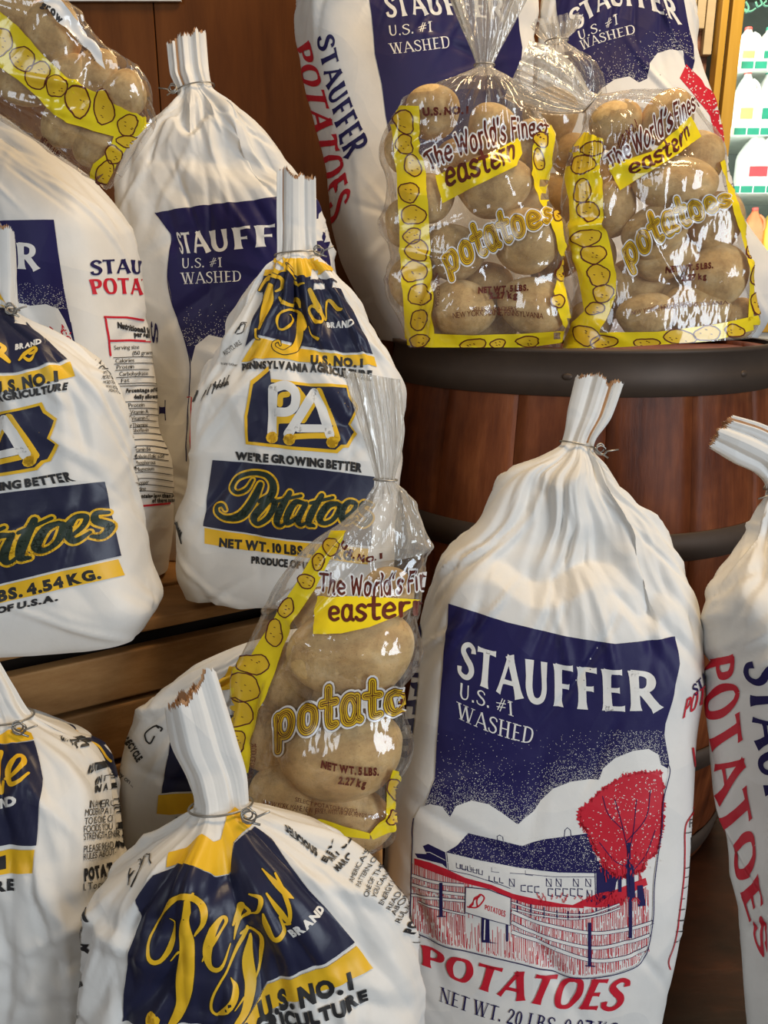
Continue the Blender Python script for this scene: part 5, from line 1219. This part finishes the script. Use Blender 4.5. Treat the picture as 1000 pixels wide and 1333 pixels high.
def film_words(P, finest_t, finest_b, east_box, east_t, east_b, pot_t, pot_b, wt):
    for (grow, m, ly) in ((.095, 'pw', 2), (0.01, 'pb', 3)):
        p, w = rounded("The World's Finest", .13, .05, grow); P.fit(p, w, finest_t, finest_b, m, ly)
    P.area(east_box, 'py', 2)
    p, w = rounded('eastern', .15, .03, 0); P.fit(p, w, east_t, east_b, 'pb', 4)
    for (grow, m, ly) in ((.14, 'pw', 2), (.088, 'pb', 3), (.068, 'po', 4), (.020, 'pb', 5), (.000, 'po', 6), (-.024, 'pb', 7)):
        p, w = rounded('potatoes', .075, .085, grow); P.fit(p, w, pot_t, pot_b, m, ly)
    P.text('NET WT. 5 LBS.', wt[0], wt[1], 'pb', 2); P.text('2.27 kg', wt[2], wt[3], 'pb', 2)
# ---- left bag on the barrel
N_ = Prints(); n2 = frame(360, 0, .4)
strip(N_, n2(372,345, 380,450, 392,560, 398,700, 405,850, 415,1000, 420,1085), n2(465,345, 470,450, 485,560, 495,700, 505,850, 515,1000, 520,1090))
strip(N_, n2(420,1085, 520,1085, 640,1090, 800,1085, 935,1075), n2(410,1120, 520,1132, 640,1138, 800,1132, 940,1112))
strip(N_, n2(850,430, 832,480, 828,570, 850,650, 905,760, 925,850, 900,950, 935,1075), n2(905,400, 900,480, 885,575, 920,670, 932,760, 945,850, 940,950, 965,1080))
for k, (x, y, rx, ry) in enumerate(((420,398,32,36), (421,470,30,34), (445,540,27,35), (432,627,30,35), (446,700,37,34), (443,768,30,24), (460,816,40,32), (450,884,38,36), (468,960,35,38), (469,1040,31,34), (470,1108,36,20), (640,1122,40,22), (720,1118,24,16), (815,1110,36,20), (860,455,22,26), (852,520,18,34), (915,700,16,22), (925,880,22,36), (915,980,20,22))): blob(N_, *n2(x, y)[0], rx * .4, ry * .4, k)
film_words(N_, n2(486,505, 690,395, 878,395), n2(498,555, 700,475, 880,440), n2(516,572, 600,540, 700,500, 790,446, 798,500, 780,540, 660,600, 540,662), n2(548,525, 660,490, 775,446), n2(548,610, 680,565, 776,515),
           n2(535,812, 700,700, 890,662), n2(556,888, 730,800, 895,715), (n2(655,935, 820,925), n2(655,955, 820,945), n2(690,952, 785,948), n2(690,972, 785,970)))
N_.text('U.S. NO. 1', n2(474,350, 625,346), n2(476,376, 625,370), 'pb', 2)
N_.text('NEW YORK, MAINE, PENNSYLVANIA', n2(580,1018, 720,1008, 868,1020), n2(580,1036, 720,1026, 868,1038), 'pb', 2, bold=False)
N_.text('SELECT PACKERS', n2(640,1000, 780,998), n2(640,1012, 780,1010), 'pb', 2, bold=False); N_.text('PRODUCE OF U.S.A.', n2(530,890, 535,1000), n2(520,890, 525,1000), 'pb', 2, bold=False)
clear_bag('clear yellow-edged potato bag on the barrel, left of its twin, neck gathered upright', N_,
    [[(560,-70),(712,-70)], [(578,-20),(696,-20)], [(600,35),(668,35)], [(616,72),(648,72)], [(620,86),(642,86)], [(604,96),(656,96)], [(556,114),(690,114)], [(520,140),(712,145)], [(508,185),(718,180)], [(504,250),(712,240)], [(503,295),(726,288)], [(512,345),(730,350)], [(516,400),(735,400)], [(522,436),(738,436)], [(530,452),(732,452)]],
    4, .985, .06, BARREL_Z, [(560,150,36,32,.012,'big potato at the upper left'), (640,170,34,32,.0,'big potato at the top middle'), (690,195,28,34,.012,'potato at the top right'), (522,195,24,32,.0,'potato at the upper left edge'), (636,246,50,38,.030,'large grey potato in the middle'), (556,262,34,30,.014,'potato left of the middle'), (524,290,26,30,.004,'potato by the left edge'), (680,318,46,40,.030,'big pale potato at the right'), (588,330,40,34,.012,'shaded potato left of centre'), (532,370,28,36,.004,'potato at the lower left edge'), (598,402,42,36,.028,'potato at the bottom left'), (690,402,44,36,.026,'potato at the bottom right'), (560,420,30,26,.006,'small potato in the bottom left corner'), (600,205,32,28,-.016,'dim potato at the back, upper row'), (680,252,34,30,-.014,'dim potato at the back right'), (636,372,36,34,-.016,'dim potato at the back, lower middle'), (562,325,34,34,-.018,'dim potato at the back left'), (645,425,36,24,-.012,'dim potato at the back, bottom row')],
    'in the left clear bag on the barrel', 7)
# ---- right bag on the barrel
O_ = Prints(); o3 = frame(680, 0, .3524)
strip(O_, o3(230,490, 160,580, 158,650, 175,760, 182,880, 215,1060, 230,1150, 190,1190, 140,1290), o3(305,515, 285,600, 300,680, 300,760, 318,880, 348,1010, 345,1090, 320,1160, 290,1230))
strip(O_, o3(180,1228, 290,1228, 500,1225, 700,1200, 870,1165), o3(140,1288, 290,1285, 500,1278, 700,1260, 880,1212))
strip(O_, o3(730,600, 765,740, 800,850, 830,950, 838,1060, 832,1190), o3(745,590, 790,740, 845,880, 870,960, 882,1060, 885,1160))
for k, (x, y, rx, ry) in enumerate(((262,550,40,28), (226,608,42,36), (222,706,34,42), (246,780,42,36), (244,876,46,34), (266,940,42,36), (284,1016,42,38), (300,1084,34,36), (270,1140,36,22), (238,1240,46,38), (305,1262,50,24), (460,1268,44,20), (580,1245,60,26), (682,1232,52,26), (780,1222,40,22), (858,1020,18,40), (866,1120,22,40), (840,930,14,24))): blob(O_, *o3(x, y)[0], rx * .3524, ry * .3524, 40 + k)
film_words(O_, o3(300,582, 500,420, 640,338), o3(330,620, 510,510, 655,390), o3(322,610, 480,560, 622,428, 660,505, 560,580, 430,660, 360,704), o3(385,600, 520,520, 608,440), o3(395,645, 535,585, 622,495),
           o3(355,905, 540,745, 762,700), o3(392,985, 570,850, 770,758), (o3(528,985, 705,968), o3(528,1008, 705,990), o3(588,1015, 680,1008), o3(588,1038, 680,1030)))
O_.text('U.S. NO. 1', o3(352,520, 415,440), o3(362,552, 425,470), 'pb', 2)
O_.text('NEW YORK, MAINE, PENNSYLVANIA', o3(405,1150, 560,1125, 760,1110), o3(405,1164, 560,1140, 760,1124), 'pb', 2, bold=False); O_.text('SELECT PACKERS', o3(485,1130, 620,1112), o3(485,1142, 620,1126), 'pb', 2, bold=False)
clear_bag('clear yellow-edged potato bag on the barrel, right of its twin, neck flopped to the left', O_,
    [[(656,128),(690,52)], [(684,140),(722,64)], [(722,150),(752,90)], [(752,148),(772,120)], [(760,146),(782,122)], [(757,168),(812,118)], [(734,200),(886,112)], [(725,235),(918,155)], [(727,272),(932,215)], [(733,322),(948,268)], [(742,366),(966,322)], [(748,402),(980,372)], [(736,436),(986,412)], [(730,456),(982,440)]],
    4, .985, .06, BARREL_Z, [(800,165,36,30,.006,'potato at the top left'), (866,158,34,32,.010,'golden potato at the top right'), (768,240,28,38,.004,'potato by the left edge'), (910,205,28,34,.006,'potato by the upper right edge'), (870,248,52,34,.028,'large oval golden potato in the middle'), (790,275,34,34,.010,'shaded potato left of centre'), (846,306,46,34,.022,'potato under the word'), (926,292,34,38,.012,'potato at the right edge'), (772,335,30,36,.004,'potato at the lower left edge'), (856,338,44,26,.014,'broad potato below the word'), (928,360,38,38,.016,'brown potato at the lower right'), (828,412,38,28,.028,'pale potato at the bottom left'), (900,405,46,32,.014,'dusty potato at the bottom right'), (958,415,24,26,.006,'small potato in the bottom right corner'), (824,215,36,34,-.016,'dim potato at the back, upper row'), (836,365,44,34,-.018,'dim potato at the back, lower middle'), (800,380,32,34,-.016,'dim potato at the back, lower left'), (900,330,36,36,-.018,'dim potato at the back right'), (770,420,30,28,-.004,'dim potato at the back, bottom row'), (885,375,34,30,-.016,'dim potato at the back, lower right')],
    'in the right clear bag on the barrel', 8)
# ---- bag behind those two
clear_bag('clear potato bag squeezed behind the two on the barrel, in the gap between them', Prints(),
    [[(690,30),(760,20)], [(700,44),(752,38)], [(712,56),(738,54)], [(704,66),(748,64)], [(672,86),(782,84)], [(660,120),(790,120)], [(662,200),(788,200)], [(666,300),(784,300)], [(670,390),(780,390)], [(674,430),(776,430)]],
    2, 1.12, .05, BARREL_Z, [(715,155,34,36,.006,'reddish potato at the top'), (742,205,32,30,.010,'potato just below the reddish one'), (716,262,36,34,.010,'middle potato'), (724,330,36,32,.008,'lower potato')],
    'in the clear bag between its two neighbours', 9, rho=.3)
# ---- front bag
P_ = Prints(); p7 = frame(250, 560, .4127)
strip(P_, p7(450,318, 380,400, 320,500, 250,610, 180,720, 85,790, 90,860, 110,960, 140,1080), p7(492,318, 440,400, 390,500, 330,590, 290,690, 255,790, 225,880, 200,980, 180,1080))
strip(P_, p7(632,1070, 615,1120, 610,1180, 600,1220, 560,1272), p7(652,1075, 658,1130, 655,1190, 630,1262, 570,1290)); strip(P_, p7(330,1230, 400,1222, 460,1240, 560,1270), p7(330,1262, 400,1262, 470,1278, 560,1288))
for k, (x, y, rx, ry) in enumerate(((440,368,22,30), (400,415,18,26), (362,476,24,24), (302,560,22,30), (262,640,28,40), (196,738,48,34), (163,812,56,42), (148,890,42,48), (150,985,22,42), (636,1130,20,36), (628,1220,20,24), (370,1248,30,16))): blob(P_, *p7(x, y)[0], rx * .4127, ry * .4127, 80 + k)
film_words(P_, p7(404,448, 610,452, 800,412), p7(402,505, 610,520, 805,470), p7(398,524, 520,524, 600,528, 715,534, 690,560, 640,590, 560,622, 470,642, 386,642), p7(432,534, 570,524, 745,516), p7(432,600, 570,600, 745,574),
           p7(262,862, 530,790, 815,800), p7(262,975, 530,915, 815,850), (p7(410,1040, 500,1058, 590,1062), p7(406,1062, 500,1082, 588,1086), p7(465,1090, 552,1100), p7(460,1112, 546,1124)))
P_.text('U.S. NO. 1', p7(478,345, 530,390, 600,385), p7(468,360, 525,410, 600,402), 'pb', 2)
P_.text('In NEW YORK, MAINE, NEW JERSEY, WEST VIRGINIA, PENNSYLVANIA', p7(228,1168, 420,1190, 585,1212), p7(228,1182, 420,1204, 585,1226), 'pb', 2, bold=False)
P_.text('SELECT POTATO PACKERS', p7(328,1155, 430,1178, 520,1192), p7(326,1168, 430,1190, 520,1204), 'pb', 2, bold=False); P_.text('PRODUCE OF U.S.A.', p7(212,985, 190,1100), p7(200,982, 178,1098), 'pb', 2, bold=False)
clear_bag('clear yellow-edged potato bag at the front, between the farm-picture sack and the crate', P_,
    [[(446,482),(522,494)], [(462,535),(526,550)], [(478,585),(522,596)], [(486,612),(516,615)], [(489,624),(514,625)], [(478,645),(530,640)], [(440,680),(546,668)], [(398,704),(560,700)], [(362,750),(556,735)], [(338,800),(548,780)], [(312,850),(534,840)], [(296,890),(526,880)], [(300,950),(524,940)], [(310,1000),(516,1000)], [(324,1050),(512,1045)], [(340,1088),(500,1088)]],
    4, .60, .10, at(420, 1092, .6, .1)[2] - .004, [(505,775,36,40,.0,'potato at the top right, behind the slogan'), (420,800,42,40,.002,'potato at the upper left, behind the yellow strip'), (462,835,76,58,.026,'largest pale potato in the middle'), (370,880,44,50,.004,'potato left of the middle'), (446,965,84,58,.026,'broad potato behind the word'), (345,960,38,44,.004,'potato at the left edge'), (372,1026,46,48,.018,'potato at the bottom left'), (452,1046,58,46,.024,'potato at the bottom right'), (340,1060,30,28,.002,'small potato in the bottom left corner'), (410,900,40,40,-.012,'dim potato at the back')],
    'in the front clear bag', 10, flare=.075)
# low box that carries the front clear bag
pz = at(420, 1092, .6, .1)[2] - .004; py_ = .6 + .1 * pz; px0, px1 = at(345, 1092, .6, .1)[0], at(498, 1092, .6, .1)[0]
lb = thing('low_box', ((px0 + px1) / 2, py_ + .0, 0), 'low wooden box under the front clear potato bag, hidden by the sacks', 'box')
box('body', ((px0 + px1) / 2, py_, pz / 2), (px1 - px0, .075, pz - .002), M['board'], lb, None, .003)
# ---- bag lying at the upper left
M_ = Prints(); m1 = frame(0, 0, .38)
strip(M_, m1(-250,-180, -80,-20, 0,40, 60,90, 150,190, 250,290, 380,350, 480,400, 535,440, 460,470, 400,560, 380,640), m1(-320,20, -120,140, 0,230, 60,270, 160,360, 240,420, 320,450, 390,468, 372,520, 320,560, 310,590, 312,602)[::1])
for k, (x, y, rx, ry) in enumerate(((10,146,34,46), (80,203,40,44), (132,258,42,46), (198,300,36,36), (272,352,40,48), (357,376,38,50), (437,428,34,36), (440,486,38,22), (390,530,30,30), (362,590,32,38), (-60,100,34,40))): blob(M_, *m1(x, y)[0], rx * .38, ry * .38, 120 + k)
M_.area(m1(80,-60, 140,0, 165,55, 220,110, 290,170, 330,215, 362,240, 345,195, 290,120, 225,55, 190,15, 160,-40), 'pw', 2)
M_.text('grow', m1(150,10, 215,70), m1(138,32, 205,90), BK, 3); M_.text('nutritional per serv', m1(258,130, 330,205), m1(250,140, 322,216), BK, 3, bold=False)
for (grow, m, ly) in ((.14, 'pw', 2), (.088, 'pb', 3), (.068, 'po', 4), (.020, 'pb', 5), (.000, 'po', 6)):
    p, w = rounded('potatoes', .075, .085, grow); M_.fit(p, w, m1(-260,60, 24,410), m1(-310,110, -30,470), m, ly)
M_.text('NET WT. 5 LBS.', m1(150,465, 215,520), m1(140,480, 205,535), 'pb', 2)
clear_bag('clear yellow-edged potato bag lying slantwise on the sacks at the upper left corner', M_,
    [[(-150,-20),(-120,-60)], [(-135,5),(-100,-45)], [(-120,12),(-95,-22)], [(-112,30),(-70,-28)], [(-96,80),(-10,-48)], [(-58,122),(52,-14)], [(-22,150),(90,22)], [(18,170),(122,62)], [(62,194),(156,98)], [(102,224),(184,122)], [(128,240),(198,142)], [(140,246),(203,158)]],
    2, .83, .0, .5, [(-60,30,36,34,.006,'potato nearest the picture corner'), (-10,60,36,36,.010,'potato behind the lettering'), (30,20,38,36,.010,'potato at the upper left'), (75,50,38,36,.014,'big potato in the upper middle'), (40,110,40,34,.010,'shaded potato in the lower middle'), (95,110,36,32,.012,'potato behind the yellow strip'), (128,100,34,26,.010,'potato at the upper right'), (90,165,36,28,.008,'grey potato at the lower edge'), (168,128,32,26,.012,'golden potato at the lower right end'), (130,185,36,28,.006,'potato in the lower right corner')],
    'in the slanting clear bag', 12)
